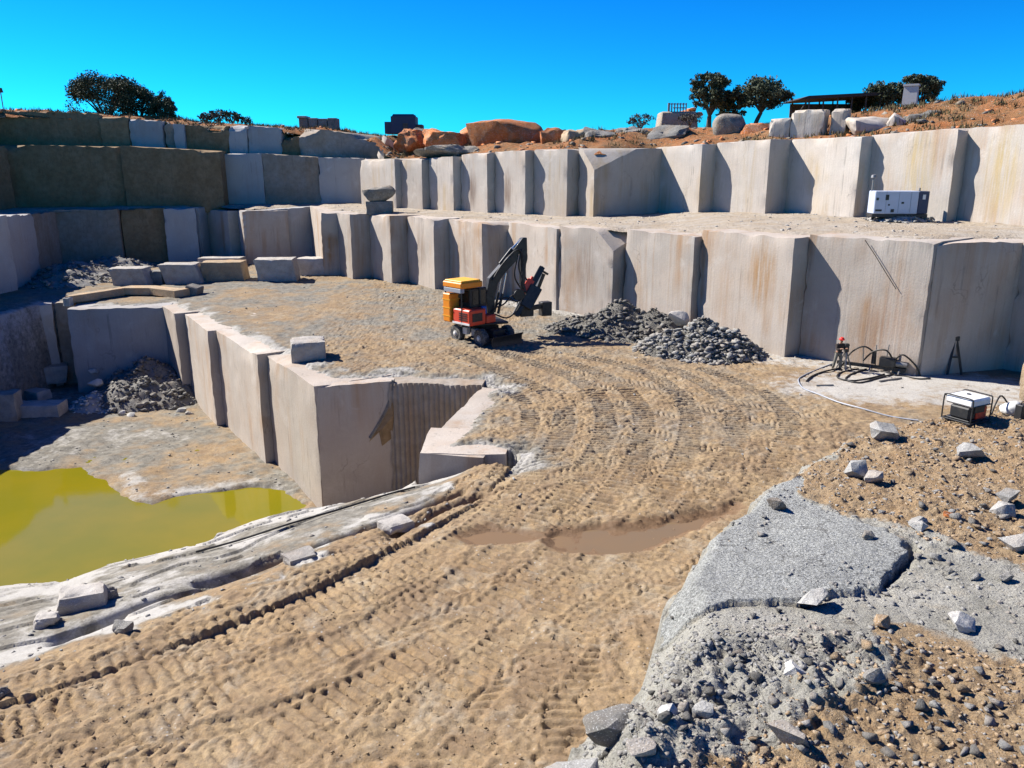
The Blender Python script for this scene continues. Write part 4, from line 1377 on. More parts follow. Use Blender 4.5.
for i, (px, py, w, mat, label) in enumerate([
        (585, 762, 58, 'rock', 'large pale grey rock at the lower left tip of the ledge'),
        (640, 760, 30, 'rock', 'grey rock right of the large pale rock at the ledge tip'),
        (613, 722, 56, 'rock_dark', 'dark greenish grey rock bulging from the ledge rim'),
        (628, 690, 26, 'rock', 'light grey rock above the dark rim rock'),
        (622, 668, 24, 'rock_dark', 'small dark rock highest on the lower ledge rim'),
        (786, 745, 40, 'rock', 'grey rock half sunk in tan gravel at the bottom edge'),
        (705, 718, 22, 'rock', 'grey rock in the middle of the grit heap'),
        (668, 722, 22, 'rock_white', 'whitish rock in the grit left of centre'),
        (793, 681, 26, 'rock_white', 'rounded whitish rock above the gravel heap'),
        (962, 624, 28, 'rock_white', 'pale rock casting a shadow on the bare grey ledge'),
        (884, 625, 20, 'rock_tan', 'flat reddish brown stone on the bare ledge'),
        (814, 604, 34, 'rock', 'flat broken slab piece lying in the crack'),
        (917, 534, 16, 'rock', 'rounded grey stone with a dark side above the crack'),
        (866, 541, 14, 'rock_dark', 'dark angular stone on the speckled slab'),
        (776, 508, 18, 'rock_dark', 'dark flat stone on the narrow end of the slab'),
        (916, 527, 18, 'rock', 'light grey stone behind the rounded stone'),
        (859, 476, 26, 'rock', 'grey rock left of a pair in the orange gravel'),
        (874, 482, 22, 'rock', 'grey rock right of a pair in the orange gravel'),
        (970, 456, 26, 'rock', 'slabby grey rock among the far orange gravel'),
        (1003, 517, 24, 'rock', 'bluish grey rock at the right edge in the gravel'),
        (1010, 505, 26, 'rock', 'grey rock behind the bluish one at the right edge'),
        (1014, 552, 30, 'rock', 'grey rock at the right edge below the gravel'),
        (884, 436, 30, 'rock', 'pale flat rock on the far corner of the ledge'),
        (872, 688, 24, 'rock_dark', 'dark rock standing over the tan gravel'),
        (1005, 582, 16, 'rock_dark', 'small dark stone near the right edge of the bare ledge'),
        (948, 521, 10, 'boulder_orange', 'small bright orange stone in the gravel')]):
    ledge_rock(px, py, w, mat, label, 500 + i)

rs = random.Random(11)
cnt = 0
while cnt < 190:
    px, py = rs.uniform(575, 1023), rs.uniform(425, 764)
    x, y = onz(px, py, LZ)
    if sdist(np.array([x]), np.array([y]), LEDGE)[0] > -0.15:
        continue
    if inside(np.array([x]), np.array([y]), SLAB)[0] and rs.random() < 0.9:
        continue
    if py < 640 and py > 560 and rs.random() < 0.7:
        continue
    s = rs.uniform(0.05, 0.13) * (1.0 if py > 600 else 1.2)
    orng = inside(np.array([x]), np.array([y]), OR1)[0] or inside(np.array([x]), np.array([y]), OR2)[0]
    mat = 'rock_tan' if (orng and rs.random() < 0.35) else rs.choice(['rock', 'rock', 'rock_dark'])
    o = link('stone', rock_me(rs.randrange(14), mat), loc=(x, y, lz_at(x, y) + s * 0.25), rot=(rs.uniform(-.4, .4), rs.uniform(-.4, .4), rs.uniform(0, 6.3)))
    o.scale = (s, s, s * 0.9)
    hue_ = {'rock': 'grey', 'rock_dark': 'dark grey', 'rock_tan': 'tan'}[mat]
    if inside(np.array([x]), np.array([y]), OR1)[0]:
        where = 'in the orange gravel near the small generator'
    elif inside(np.array([x]), np.array([y]), OR2)[0]:
        where = 'in the tan gravel along the bottom edge'
    elif inside(np.array([x]), np.array([y]), GRIT)[0]:
        where = 'in the grey grit below the cracked slab'
    else:
        where = 'on the bare grey ledge around the slab'
    tag(o, 'small loose ' + hue_ + ' stone ' + where, 'stone', 'loose ' + hue_ + ' stones ' + where)
    cnt += 1

# ------------------------------------------------------------------ rubble
def heap(name, label, centers, n, smin, smax, mat, base, seed, mound_mat='rock_dark', under=True):
    """a pile: a mound underneath and loose stones over it; centers = (x, y, radius, height)"""
    rgh = np.random.default_rng(seed)

    def hz(x, y):
        z = np.zeros_like(x)
        for cx, cy, r, h in centers:
            d = np.hypot(x - cx, y - cy) / r
            z = np.maximum(z, h * np.clip(1 - d, 0, 1) ** 0.9)
        return z + (0.45 * fbm2(x * 0.9, y * 0.9, 4, seed) + 0.12 * fbm2(x * 4, y * 4, 3, seed + 1)) * np.clip(z, 0, 1)
    x0 = min(c[0] - c[2] for c in centers); x1 = max(c[0] + c[2] for c in centers)
    y0 = min(c[1] - c[2] for c in centers); y1 = max(c[1] + c[2] for c in centers)
    root = thing(name, label, 'rubble', ((x0 + x1) / 2, (y0 + y1) / 2, base))
    off = np.array(root.location)
    V_, F_ = tensor(np.arange(x0, x1, 0.18), np.arange(y0, y1, 0.18), lambda a, b: base - 0.05 + hz(a, b), lambda a, b: hz(a, b) > 0.03)
    kind(link('earth_mound', mesh_np('earth_mound', V_ - off, F_, smooth=True), M[mound_mat], root), 'stuff')
    px_ = rgh.uniform(x0, x1, n * 3); py_ = rgh.uniform(y0, y1, n * 3)
    zz2 = hz(px_, py_)
    k = np.where(zz2 > 0.05)[0][:n]
    sz = smin + (smax - smin) * rgh.uniform(0, 1, len(k)) ** 5
    P_ = np.stack([px_[k], py_[k], base + zz2[k] + sz * 0.1], 1) - off
    kind(link('loose_stones', stones_mesh('loose_stones', P_, sz, seed), M[mat], root), 'stuff')
    return root, hz


wp = lambda px, py: onz(px, py, 0)
c1, c2 = wp(622, 333), wp(705, 352)
M['fines'] = soil('stone_fines', (0.19, 0.18, 0.155), (0.28, 0.26, 0.225), (0.13, 0.12, 0.10), 1.2, 1.0, 0.6)
heap('rubble_pile', 'dark grey rubble heap against the lower wall behind the rig shadow',
     [(c1[0] - 0.2, c1[1] - 0.2, 3.4, 2.2), (c1[0] - 2.2, c1[1] + 0.4, 3.0, 1.25), (c1[0] + 1.8, c1[1] - 1.2, 2.8, 1.9), (c1[0] + 0.6, c1[1] - 1.6, 3.0, 0.8)], 2800, 0.04, 0.38, 'rock_dark', 0.0, 3, 'fines')
heap('rubble_pile', 'grey rubble heap with paler stones nearer the camera against the wall',
     [(c2[0] - 0.2, c2[1] - 0.3, 3.0, 2.2), (c2[0] + 0.7, c2[1] - 0.8, 2.6, 1.8), (c2[0] - 1.8, c2[1] - 0.2, 2.6, 1.6), (c2[0] - 0.6, c2[1] - 1.4, 2.4, 0.7)], 2600, 0.04, 0.42, 'rock', 0.0, 4, 'fines')
bx_, by_ = wp(672, 348)
boulder(678, 325, by_ - 0.2, 22, 15, 0.9, 'block', 'pale flat-sided block on top of the joined rubble heaps', 71, 'granite_boulder', subd=2, round_=0.12, rough=0.04)
for i, (px, py, w, lab) in enumerate([(664, 357, 17, 'pale stone at the left foot of the nearer rubble heap'), (682, 352, 15, 'pale stone beside another at the foot of the nearer heap'), (748, 352, 12, 'pale stone at the right toe of the nearer rubble heap'), (572, 328, 14, 'dark stone at the left end of the farther rubble heap')]):
    x, y = wp(px, py)
    boulder(px, py, y, w, w * 0.7, 0.8, 'rock' if i < 3 else 'rock_dark', lab, 80 + i, 'granite_boulder', zbase=0.0, subd=2, round_=0.12, rough=0.05)
heap('rubble_pile', 'rubble in deep shade in the far corner of the pit', [(onz(140, 405, PITZ)[0], onz(140, 405, PITZ)[1] + 2.0, 5.0, 3.0), (onz(165, 405, PITZ)[0], onz(165, 405, PITZ)[1] + 1.0, 3.5, 2.0)], 1100, 0.12, 0.5, 'rock_dark', PITZ + 0.2, 5)
heap('rubble_pile', 'small heap of white stones at the foot of the shaded pit rubble', [(onz(95, 410, PITZ)[0], onz(95, 410, PITZ)[1], 2.0, 1.3), (onz(108, 412, PITZ)[0], onz(108, 412, PITZ)[1], 1.4, 0.5)], 160, 0.15, 0.42, 'rock_white', PITZ + 0.2, 6, 'rock')
heap('rubble_pile', 'shaded rubble at the foot of the left wall', [(-41.5, 74, 4.0, 1.3), (-44, 80, 5.0, 1.6), (-43, 86, 4.5, 1.5)], 900, 0.12, 0.6, 'rock_dark', 0.0, 7)
heap('rubble_pile', 'low stone spoil beside the white generator set on the bench', [(25.6, 53.6, 2.2, 0.75), (27.0, 54.2, 1.6, 0.5)], 240, 0.08, 0.32, 'rock', bz_at(25.6, 53.6), 8, 'rock')
for i, (px, py, w, h, d, rz, lab) in enumerate([(36, 416, 54, 15, 1.6, 0.1, 'flat-topped shaded block lying at the pit floor'), (50, 388, 34, 18, 1.5, 0.5, 'tilted shaded block leaning on the pit wall rubble'), (38, 400, 22, 12, 1.2, -0.4, 'small shaded block between two larger ones in the pit'), (8, 420, 26, 30, 1.6, 0.2, 'tall shaded block at the left edge of the pit')]):
    x, y = onz(px, py, PITZ + 0.2)
    s = (y * CP + (CAM_H - PITZ) * SP) / FPX
    cut_block('granite_block', (x, y, PITZ + (0.1 if i != 1 else 0.6)), (w * s, d, h * s), rz, 'block', lab, 40 + i, lean=0.15 if i == 1 else 0)
for i, (px, py, w) in enumerate([(100, 400, 14), (98, 392, 8), (122, 414, 9), (132, 416, 9), (182, 412, 10), (190, 414, 8), (176, 416, 6)]):
    x, y = onz(px, py, PITZ + 0.3)
    s = w * (y * CP + (CAM_H - PITZ) * SP) / FPX
    zb_ = PITZ + 0.2 + (1.3 if i == 0 else 1.75 if i == 1 else 0)
    if i < 2:
        y -= 0.3
    o = link('rock', boulder_me('rock', 620 + i, (s, s * 0.8, s * 0.6), rough=0.05, subd=1, round_=0.1), M['rock_white' if i < 4 else 'rock'], loc=(x, y, zb_))
    tag(o, ['flat white stone on the crest of the white stone heap', 'topmost white stone of the white stone heap', 'white stone right of the white heap', 'second white stone right of the white heap',
            'pale stone at the foot of the first pit pillar', 'pale stone just right of the first pillar foot', 'small stone left of the pillar foot stones'][i], 'rock')

# small stones on the quarry floor
rg = np.random.default_rng(9)
fx = rg.uniform(-40, 24, 14000); fy = rg.uniform(24, 88, 14000)
dw = seg_dist(fx, fy, [o[0] for o in O_low]); sp_ = sdist(fx, fy, PIT)
keep = (sp_ > 0.9) & (rg.uniform(0, 1, 14000) < np.clip(0.85 * np.exp(-dw / 3.0) + 0.10 + 0.4 * np.exp(-np.abs(sp_ - 1.2) / 0.8), 0, 1)) & ~inside(fx, fy, [(p[0] + 0.5, p[1] + 0.5) for p in LOWLINE[3:]] + [(70, 30), (70, 120), (-60, 120)])
fp = np.array([(a, b, floor_z(a, b)) for a, b in zip(fx[keep], fy[keep])])
kind(link('gravel', stones_mesh('gravel', fp, 0.03 + 0.16 * rg.uniform(0, 1, len(fp)) ** 4, 12), M['rock']), 'stuff', 'scattered stone chips on the quarry floor')
mx3 = rg.uniform(-13, 9, 26000); my3 = rg.uniform(10.5, 34, 26000)
mk = (sdist(mx3, my3, PIT) > 0.3) & (sdist(mx3, my3, LEDGE) > 0.2) & (fbm2(mx3 * 0.4, my3 * 0.4, 3, 78) > -0.15)
mp = np.array([(a, b, floor_z(a, b)) for a, b in zip(mx3[mk], my3[mk])])
kind(link('clods', stones_mesh('clods', mp, 0.015 + 0.05 * rg.uniform(0, 1, len(mp)) ** 4, 15, 0.6), M['floor']), 'stuff', 'small mud clods scattered over the rutted road')
sx_ = rg.uniform(-40, -1, 9000); sy_ = rg.uniform(12, 60, 9000)
spz = np.array([floor_z(a, b) for a, b in zip(sx_, sy_)])
kk = (sdist(sx_, sy_, PIT) < -0.3) & (spz > WZ + 0.05) & (rg.uniform(0, 1, 9000) < 0.6)
kind(link('gravel', stones_mesh('gravel', np.stack([sx_, sy_, spz], 1)[kk], 0.03 + 0.14 * rg.uniform(0, 1, kk.sum()) ** 4, 13), M['rock']), 'stuff', 'stone chips on the rock shelf and the pit floor')
bxx = rg.uniform(-20, 40, 4000); byy = rg.uniform(38, 95, 4000)
kb = inside(bxx, byy, BENCH) & (seg_dist(bxx, byy, LOWLINE) > 0.5)
kind(link('gravel', stones_mesh('gravel', np.stack([bxx, byy, bench_z(bxx, byy)], 1)[kb], 0.04 + 0.2 * rg.uniform(0, 1, kb.sum()) ** 5, 14), M['rock']), 'stuff', 'stone chips along the middle bench')

# ------------------------------------------------------------------ loose cut blocks
def floor_block(px0, px1, pyt, pyb, depth, rz, mat, label, seed, lean=0.0, z=0.0, **kw):
    """a block whose front bottom edge is seen at pyb between px0 and px1"""
    x, y = onz((px0 + px1) / 2, pyb, z)
    s = (y * CP + (CAM_H - z) * SP) / FPX
    h = (pyb - pyt) * s * 0.98
    return cut_block('granite_block', (x - math.sin(rz) * depth / 2, y + math.cos(rz) * depth / 2, z - 0.04), ((px1 - px0) * s, depth, h), rz, mat, label, seed, lean=lean, **kw)


GB = 'row of loose granite blocks at the back of the floor'
floor_block(112, 146, 268, 287, 2.2, 0.05, 'block', 'leftmost loose block of the row before the shaded back wall', 21, lean=-0.25, group=GB)
floor_block(163, 199, 264, 285, 2.4, 0.12, 'block', 'loose block with slanting left side, second of the back row', 22, lean=-0.3, group=GB)
floor_block(203, 243, 262, 283, 2.6, 0.08, 'rock_tan', 'brown-sided loose block in the middle of the back row', 23, lean=-0.12, group=GB)
floor_block(198, 240, 258, 264, 2.5, 0.05, 'block', 'low pale slab lying behind the brown-sided loose block', 24, z=0.5, group=GB)
floor_block(146, 163, 271, 285, 1.6, -0.1, 'rock_dark', 'dark gap-filling block between the first two loose blocks', 25, group=GB)
floor_block(257, 295, 259, 283, 2.6, 0.10, 'block', 'large loose block with a sunlit top, fifth of the back row', 26, lean=-0.15, group=GB)
floor_block(298, 325, 258, 277, 2.0, 0.05, 'block', 'smaller loose block at the right end of the back row', 27, group=GB)
floor_block(292, 326, 341, 363, 1.7, 0.25, 'block', 'single cut block standing on the floor above the pit', 28)
# long brown rock sliver on the far pit edge
x0_, y0_ = onz(66, 303, 0); x1_, y1_ = onz(192, 307, 0)
mb = MB()
pts_t = [(66, 297), (100, 292), (125, 288), (150, 288), (175, 291), (193, 288)]
sec = []
for i, (px, py) in enumerate(pts_t):
    x, y = onz(px, py + 9, 0)
    z = max(0.25, zat(px, py, y))
    sec.append((x, y, z))
for i in range(len(sec) - 1):
    (xa, ya, za), (xb, yb, zb2) = sec[i], sec[i + 1]
    mb.add([(xa, ya, za - 0.55), (xb, yb, zb2 - 0.6), (xb, yb, zb2), (xa, ya, za), (xa, ya + 1.5, -0.2), (xb, yb + 1.6, -0.2), (xb, yb + 1.3, zb2 + 0.04), (xa, ya + 1.3, za + 0.04)],
           [(0, 1, 2, 3), (3, 2, 6, 7), (7, 6, 5, 4), (4, 5, 1, 0)] + ([(0, 3, 7, 4)] if i == 0 else []) + ([(1, 5, 6, 2)] if i == len(sec) - 2 else []))
root = thing('rock_sliver', 'long thin brown rock sliver lying along the far pit edge', 'rock slab', (sec[2][0], sec[2][1], 0))
for k, v in enumerate(mb.v):
    mb.v[k] = (v[0] - root.location.x, v[1] - root.location.y, v[2])
mb.build('slab', M['rock_tan'], root, auto=30)
e = MB(); xx, yy, zz3 = sec[-1]
e.box((xx - root.location.x - 0.1, yy - root.location.y + 0.5, zz3 * 0.5 - 0.1), (1.1, 1.5, zz3 + 0.5), Matrix.Rotation(0.25, 3, 'Y'))
e.build('end_block', M['rock_dark'], root, bevel=0.08)
e = MB(); xx, yy, zz3 = sec[0]
e.box((xx - root.location.x + 0.1, yy - root.location.y + 0.2, 0.3), (0.55, 0.6, 0.7))
e.build('prop_block', M['rock'], root, bevel=0.06)
# fracture in the shaded pit face
fr = thing('fracture_scar', 'dark curved fracture with a pale broken flake on the shaded pit face', 'rock flake', (-7, 38.9, -2))
tR = unit(RR[0] - Q3[0], RR[1] - Q3[1]); nR = (tR[1], -tR[0])


def on_R(px, py, out=0.0):
    """point on the shaded pit face seen at px, py"""
    d = ray(px, py)
    # plane through Q3 with normal nR
    t = (Q3[0] * nR[0] + Q3[1] * nR[1]) / (d[0] * nR[0] + d[1] * nR[1])
    return Vector((d[0] * t + nR[0] * out, d[1] * t + nR[1] * out, CAM_H + d[2] * t)) - Vector(fr.location)


fl = [(392, 381), (391, 398), (384, 416), (372, 436), (369, 442), (379, 432), (382, 446), (392, 438), (396, 424), (397, 400), (397, 382)]
mb = MB()
mb.add([on_R(a, b, 0.02) for a, b in fl] + [on_R(382, 428, 0.16), on_R(392, 415, 0.20), on_R(394, 395, 0.16)],
       [(0, 1, 13), (0, 13, 10), (10, 13, 9), (1, 12, 13), (13, 12, 9), (1, 2, 12), (2, 11, 12), (2, 3, 11), (3, 4, 5), (3, 5, 11), (5, 6, 11), (6, 7, 11), (11, 7, 12), (7, 8, 12), (8, 9, 12)])
mb.build('flake', M['wall_old'], fr, auto=20)
mb = MB()
mb.tube(smooth_path([on_R(393, 380, 0.0), on_R(391, 398, 0.0), on_R(383, 416, 0.0), on_R(370, 438, 0.0)], 0.3), 0.09, 6)
mb.build('crack_seam', M['rock_dark'], fr)

# boulder set on a block, on the middle bench
bb = onz(379, 213.5, 6.35)
cut_block('granite_block', (bb[0], bb[1] + 0.7, bz_at(bb[0], bb[1]) - 0.05), (2.5, 1.6, 1.3), 0.05, 'rock_dark', 'dark block carrying a round boulder on the bench edge', 31)
o = link('boulder', boulder_me('boulder', 33, (3.2, 2.0, 1.65), rough=0.05, subd=3), M['boulder_grey'], loc=(bb[0] - 0.1, bb[1] + 0.7, bz_at(bb[0], bb[1]) + 1.2))
tag(o, 'round grey boulder perched on a dark block on the bench', 'boulder')
# block at the right frame edge, on the ledge
x, y = onz(1030, 408, LZ)
cut_block('granite_block', (13.6, 18.9, LZ - 0.2), (1.2, 1.4, 1.75), -0.1, M['rock_tan'], 'yellowish granite block cut by the right frame edge beside the small generator', 34)

def hit(px, py, y0=12.0):
    for k in range(1500):
        y = y0 + k * 0.03
        x, _, z = at_y(px, py, y)
        if z <= floor_z(x, y):
            return x, y, floor_z(x, y)
    return at_y(px, py, 30.0)


for i, (px, py, w, h, rz, mat, lab) in enumerate([
        (84, 604, 44, 17, 0.35, 'block', 'pale flat block lying on the chalky shelf near the water'),
        (48, 622, 26, 9, 0.2, 'block', 'low pale slab beside the flat block on the shelf'),
        (121, 632, 20, 8, -0.2, 'rock_dark', 'small dark slab on the chalky shelf below the flat block'),
        (112, 598, 14, 14, 0.6, 'rock_dark', 'dark rough rock right of the pale flat block'),
        (4, 696, 16, 15, 0.3, 'rock_dark', 'dark squarish stone at the left frame edge'),
        (300, 560, 30, 7, 0.6, 'block', 'thin pale slab on the shelf under the cable'),
        (396, 528, 30, 7, 0.7, 'block', 'thin pale slab near the upper end of the shelf')]):
    x, y, z = hit(px, py)
    k = (y * CP - (z - CAM_H) * SP) / FPX
    cut_block('granite_block', (x, y, z - 0.10), (w * k, 0.75 * w * k, h * k + 0.1), rz, mat, lab, 140 + i, 'stone slab', chip=0.12)

# ------------------------------------------------------------------ boulders and blocks on the rim
boulder(502, 147, 86.0, 76, 29, 5.0, 'boulder_orange', 'largest orange boulder on the rim above the upper wall', 51, rough=0.045, n=14, round_=0.2)
boulder(446, 152, 90.0, 42, 24, 4.0, 'boulder_orange', 'rough reddish boulder left of the largest orange one', 52, rough=0.16, round_=0.1)
boulder(480, 141, 91.0, 40, 18, 4.0, 'boulder_orange', 'reddish boulder peeking out behind the largest orange one', 53, rough=0.08)
boulder(452, 158, 84.5, 70, 14, 4.0, 'boulder_grey', 'long low grey boulder at the rim below the reddish one', 54, rough=0.14, round_=0.1)
boulder(412, 150, 92.0, 34, 22, 4.0, 'boulder_orange', 'brown-yellow boulder above the corner of the upper wall', 55, rough=0.16, round_=0.1)
boulder(424, 141, 93.0, 28, 14, 3.0, 'boulder_grey', 'grey boulder below the dark blue shed', 50, rough=0.09)
boulder(556, 147, 80.0, 30, 20, 3.0, 'boulder_orange', 'pinkish rounded boulder right of the largest orange one', 56, rough=0.13, round_=0.1)
boulder(576, 147, 78.5, 30, 19, 3.0, 'rock_tan', 'tan boulder beside the pinkish rounded one', 57, rough=0.15, round_=0.1)
boulder(600, 145, 78.0, 34, 17, 3.0, 'rock_dark', 'dark boulder at the rim above the chamfered block', 58, rough=0.18, round_=0.1)
boulder(628, 143, 80.0, 44, 14, 3.5, 'rock_dark', 'low dark spoil boulder left of the dusty plant', 59, rough=0.18, round_=0.1)
boulder(662, 144, 77.0, 46, 18, 4.0, 'rock_dark', 'dark rounded spoil mound at the rim below the dusty plant', 60, rough=0.15, round_=0.15)
boulder(684, 141, 77.5, 50, 13, 4.0, 'boulder_orange', 'red earth mound between dark spoil and the round boulder', 61, rough=0.12)
boulder(729, 136, 74.0, 33, 25, 2.8, 'boulder_grey', 'smooth rounded grey boulder under the two rim trees', 62, rough=0.02, n=30, round_=0.5)
boulder(762, 136, 72.0, 40, 14, 3.0, 'boulder_orange', 'red brown rock right of the smooth rounded boulder', 63, rough=0.12)
boulder(386, 152, 95.0, 20, 18, 3.0, 'wall_upper', 'pale squared rock at the top of the far corner', 64, rough=0.03, subd=2, round_=0.1)
boulder(870, 134, 64.0, 52, 19, 3.0, 'wall_upper', 'low white rounded outcrop right of the white rim blocks', 65, rough=0.06, round_=0.15)
boulder(893, 136, 63.5, 34, 26, 2.6, 'wall_upper', 'white peaked outcrop below the small hut', 66, rough=0.05, round_=0.12)
boulder(930, 130, 64.5, 56, 20, 3.0, 'rock_dark', 'dark shaded outcrop right of the white peaked one', 67, rough=0.10)
boulder(966, 127, 60.0, 46, 14, 2.6, 'wall_upper', 'pale wedge of rock on the upper wall near the right edge', 68, rough=0.06, round_=0.12)
boulder(1008, 126, 59.0, 60, 15, 3.0, 'rock_dark', 'dark rock on the upper wall at the right frame edge', 69, rough=0.10)


def rim_block(px0, px1, pyt, pyb, y, rz, depth, label, seed, mat='wall_upper'):
    xa, _, zb_ = at_y((px0 + px1) / 2, pyb, y)
    s = (y * CP) / FPX
    return cut_block('granite_block', (xa, y, zb_ - 0.3), ((px1 - px0) * s, depth, (pyb - pyt) * s + 0.3), rz, mat, label, seed, chip=0.15)


rim_block(770, 790, 120, 139, 67.0, -0.5, 1.5, 'small white rim block left of the taller ones', 91)
rim_block(792, 824, 112, 138, 66.0, -0.6, 1.6, 'tall white rim block below the dark shed roof', 92)
rim_block(831, 846, 111, 138, 65.0, -0.6, 1.4, 'narrow white rim block right of the tall one', 93)

# ------------------------------------------------------------------ trees
M['leaf'] = None
t = NT('oak_leaves', 0.75, 0.25)
ob = t.n('ShaderNodeObjectInfo').outputs['Random']
nn = t.noise(t.pos(), 1.2, 3)
t.set(color=t.mix(nn, (0.035, 0.048, 0.026), (0.085, 0.095, 0.05)))
M['leaf'] = t.m
t = NT('bare_twigs', 0.8, 0.2)
t.set(color=t.mix(t.noise(t.pos(), 1.2, 3), (0.05, 0.045, 0.04), (0.11, 0.10, 0.075)))
M['leaf_dry'] = t.m
M['bark'] = paint('bark', (0.075, 0.06, 0.045), 0.9, dirt=0.3)


def tree(px, pyb, y, wpx, hpx, label, seed, leaf='leaf', n=2600, lsize=0.15, trunk=0.3, group='trees on the rim', lean=0.0, sparse=0.0, sink=0.3):
    r = random.Random(seed); rgt = np.random.default_rng(seed)
    x, _, zb_ = at_y(px, pyb, y)
    s = y * CP / FPX
    W, Hh = wpx * s, hpx * s
    root = thing('tree', label, 'tree', (x, y, zb_ - sink), 0, group)
    Hh += sink
    mb = MB()
    fork = Hh * trunk
    base = [Vector((0, 0, -0.3)), Vector((lean * 0.15 * W, 0.1, fork * 0.5)), Vector((lean * 0.3 * W, 0, fork))]
    mb.tube(smooth_path(base, 0.3), 0.055 * Hh, 8, True, 0.04 * Hh)
    tips = []
    for k in range(8):
        a = 2 * math.pi * k / 8 + r.uniform(-0.3, 0.3)
        rr = r.uniform(0.22, 0.40)
        tip = Vector((math.cos(a) * W * rr + lean * 0.2 * W, math.sin(a) * W * rr * 0.9, r.uniform(0.55, 0.88) * Hh))
        mid = base[-1].lerp(tip, 0.5) + Vector((0, 0, 0.05 * Hh))
        mb.tube(smooth_path([base[-1], mid, tip], 0.3), 0.028 * Hh, 6, True, 0.008 * Hh)
        tips.append(tip)
        for q in range(3):
            t2 = tip + Vector((r.uniform(-1, 1) * W * 0.18, r.uniform(-1, 1) * W * 0.18, r.uniform(-0.1, 0.15) * Hh))
            mb.tube([mid.lerp(tip, 0.6), t2], 0.010 * Hh, 4, True, 0.004 * Hh)
            tips.append(t2)
    mb.build('trunk', M['bark'], root)
    # clumps of small leaves
    cl = []
    for k in range(46):
        a = r.uniform(0, 2 * math.pi); u = r.uniform(-0.75, 1.0); q = math.sqrt(max(0, 1 - u * u)) * r.uniform(0.6, 1.0)
        cz = Hh * (trunk + (1 - trunk) * 0.52) + u * Hh * (1 - trunk) * 0.42
        cl.append((math.cos(a) * q * W * 0.42 + lean * 0.2 * W, math.sin(a) * q * W * 0.40, cz, r.uniform(0.08, 0.15) * W))
    cl += [(p.x, p.y, p.z, 0.10 * W) for p in tips]
    cl = np.array(cl)
    ci = rgt.integers(0, len(cl), n)
    d = rgt.normal(0, 1, (n, 3)); d /= np.linalg.norm(d, axis=1, keepdims=True)
    rad = cl[ci, 3] * rgt.uniform(0.35, 1.05, n)
    P_ = cl[ci, :3] + d * rad[:, None] * np.array([1, 1, 0.75])
    keepz = P_[:, 2] > fork * 0.8 - 0.2
    P_ = P_[keepz]; m = len(P_)
    u1 = rgt.normal(0, 1, (m, 3)); u1 /= np.linalg.norm(u1, axis=1, keepdims=True)
    u2 = np.cross(u1, rgt.normal(0, 1, (m, 3))); u2 /= np.linalg.norm(u2, axis=1, keepdims=True)
    ls = lsize * rgt.uniform(0.5, 1.2, m)[:, None]
    V_ = np.stack([P_ - u1 * ls, P_ + u2 * ls * 0.55, P_ + u1 * ls, P_ - u2 * ls * 0.55], 1).reshape(-1, 3)
    F_ = np.arange(m * 4).reshape(m, 4)
    link('crown', mesh_np('crown', V_, F_), M[leaf], root)
    return root


tree(108, 123, 107, 76, 44, 'broad dark oak on the left rim, largest of its clump', 1, n=15000, trunk=0.05)
tree(140, 123, 109, 46, 35, 'dark oak joined to the right of the largest left oak', 2, n=9000, trunk=0.05)
tree(164, 125, 108, 32, 26, 'small rounded dark tree at the right end of the left clump', 3, n=5000, trunk=0.05)
tree(206, 126, 112, 14, 13, 'tiny thin tree left of the bushy pair on the left rim', 4, n=500, leaf='leaf_dry', lsize=0.16)
tree(219, 127, 112, 24, 16, 'bluish bare bush of the pair on the left rim', 5, n=900, leaf='leaf_dry', lsize=0.16)
tree(233, 127, 111, 18, 14, 'small dark rounded bush right of the bluish bare one', 6, n=900, lsize=0.16)
tree(246, 127, 112, 16, 10, 'low thin bush last of the left rim bushes', 7, n=400, leaf='leaf_dry', lsize=0.15)
tree(709, 124, 92, 42, 48, 'taller airy tree behind the smooth rounded boulder', 8, n=6500, leaf='leaf', trunk=0.2, lsize=0.17)
tree(754, 124, 90, 58, 42, 'leaning tree with a wide dark crown right of the taller one', 9, n=7000, trunk=0.3, lsize=0.17, lean=0.35)
tree(731, 124, 94, 34, 30, 'dark bushy tree between the two rim trees', 10, n=4500, lsize=0.17, trunk=0.08)
tree(888, 110, 96, 44, 24, 'dark round bush left of the small hut', 11, n=7500, trunk=0.05)
tree(866, 112, 100, 40, 16, 'low dark bush under the end of the shed roof', 12, n=5000, trunk=0.05)
tree(921, 106, 92, 34, 29, 'dark tree behind the small hut', 13, n=7500, trunk=0.06)
tree(640, 131, 118, 26, 16, 'dusty pale bush left of the dusty plant', 14, n=800, leaf='leaf_dry', trunk=0.15)
tree(690, 126, 118, 26, 12, 'dusty low bush right of the railed mound', 15, n=600, leaf='leaf_dry', trunk=0.15)

# ------------------------------------------------------------------ small buildings on the rim
M['dark_blue'] = paint('dark_blue_metal', (0.035, 0.05, 0.10), 0.6, dirt=0.3, dirtc=(0.10, 0.09, 0.08))
M['dark_wood'] = paint('dark_weathered_boards', (0.07, 0.06, 0.055), 0.9, dirt=0.4)
M['thatch'] = paint('dark_shade_roof', (0.045, 0.04, 0.038), 0.95, dirt=0.4, dirtc=(0.09, 0.075, 0.055))
M['plaster'] = paint('pale_plaster', (0.52, 0.52, 0.50), 0.85, dirt=0.3)
M['steel'] = paint('grey_steel', (0.22, 0.22, 0.22), 0.5, metal=0.6, dirt=0.4)


def rim_thing(name, label, cat, px, pyb, y, sink=0.5):
    x, _, z = at_y(px, pyb, y)
    return thing(name, label, cat, (x, y, z - sink)), y * CP / FPX


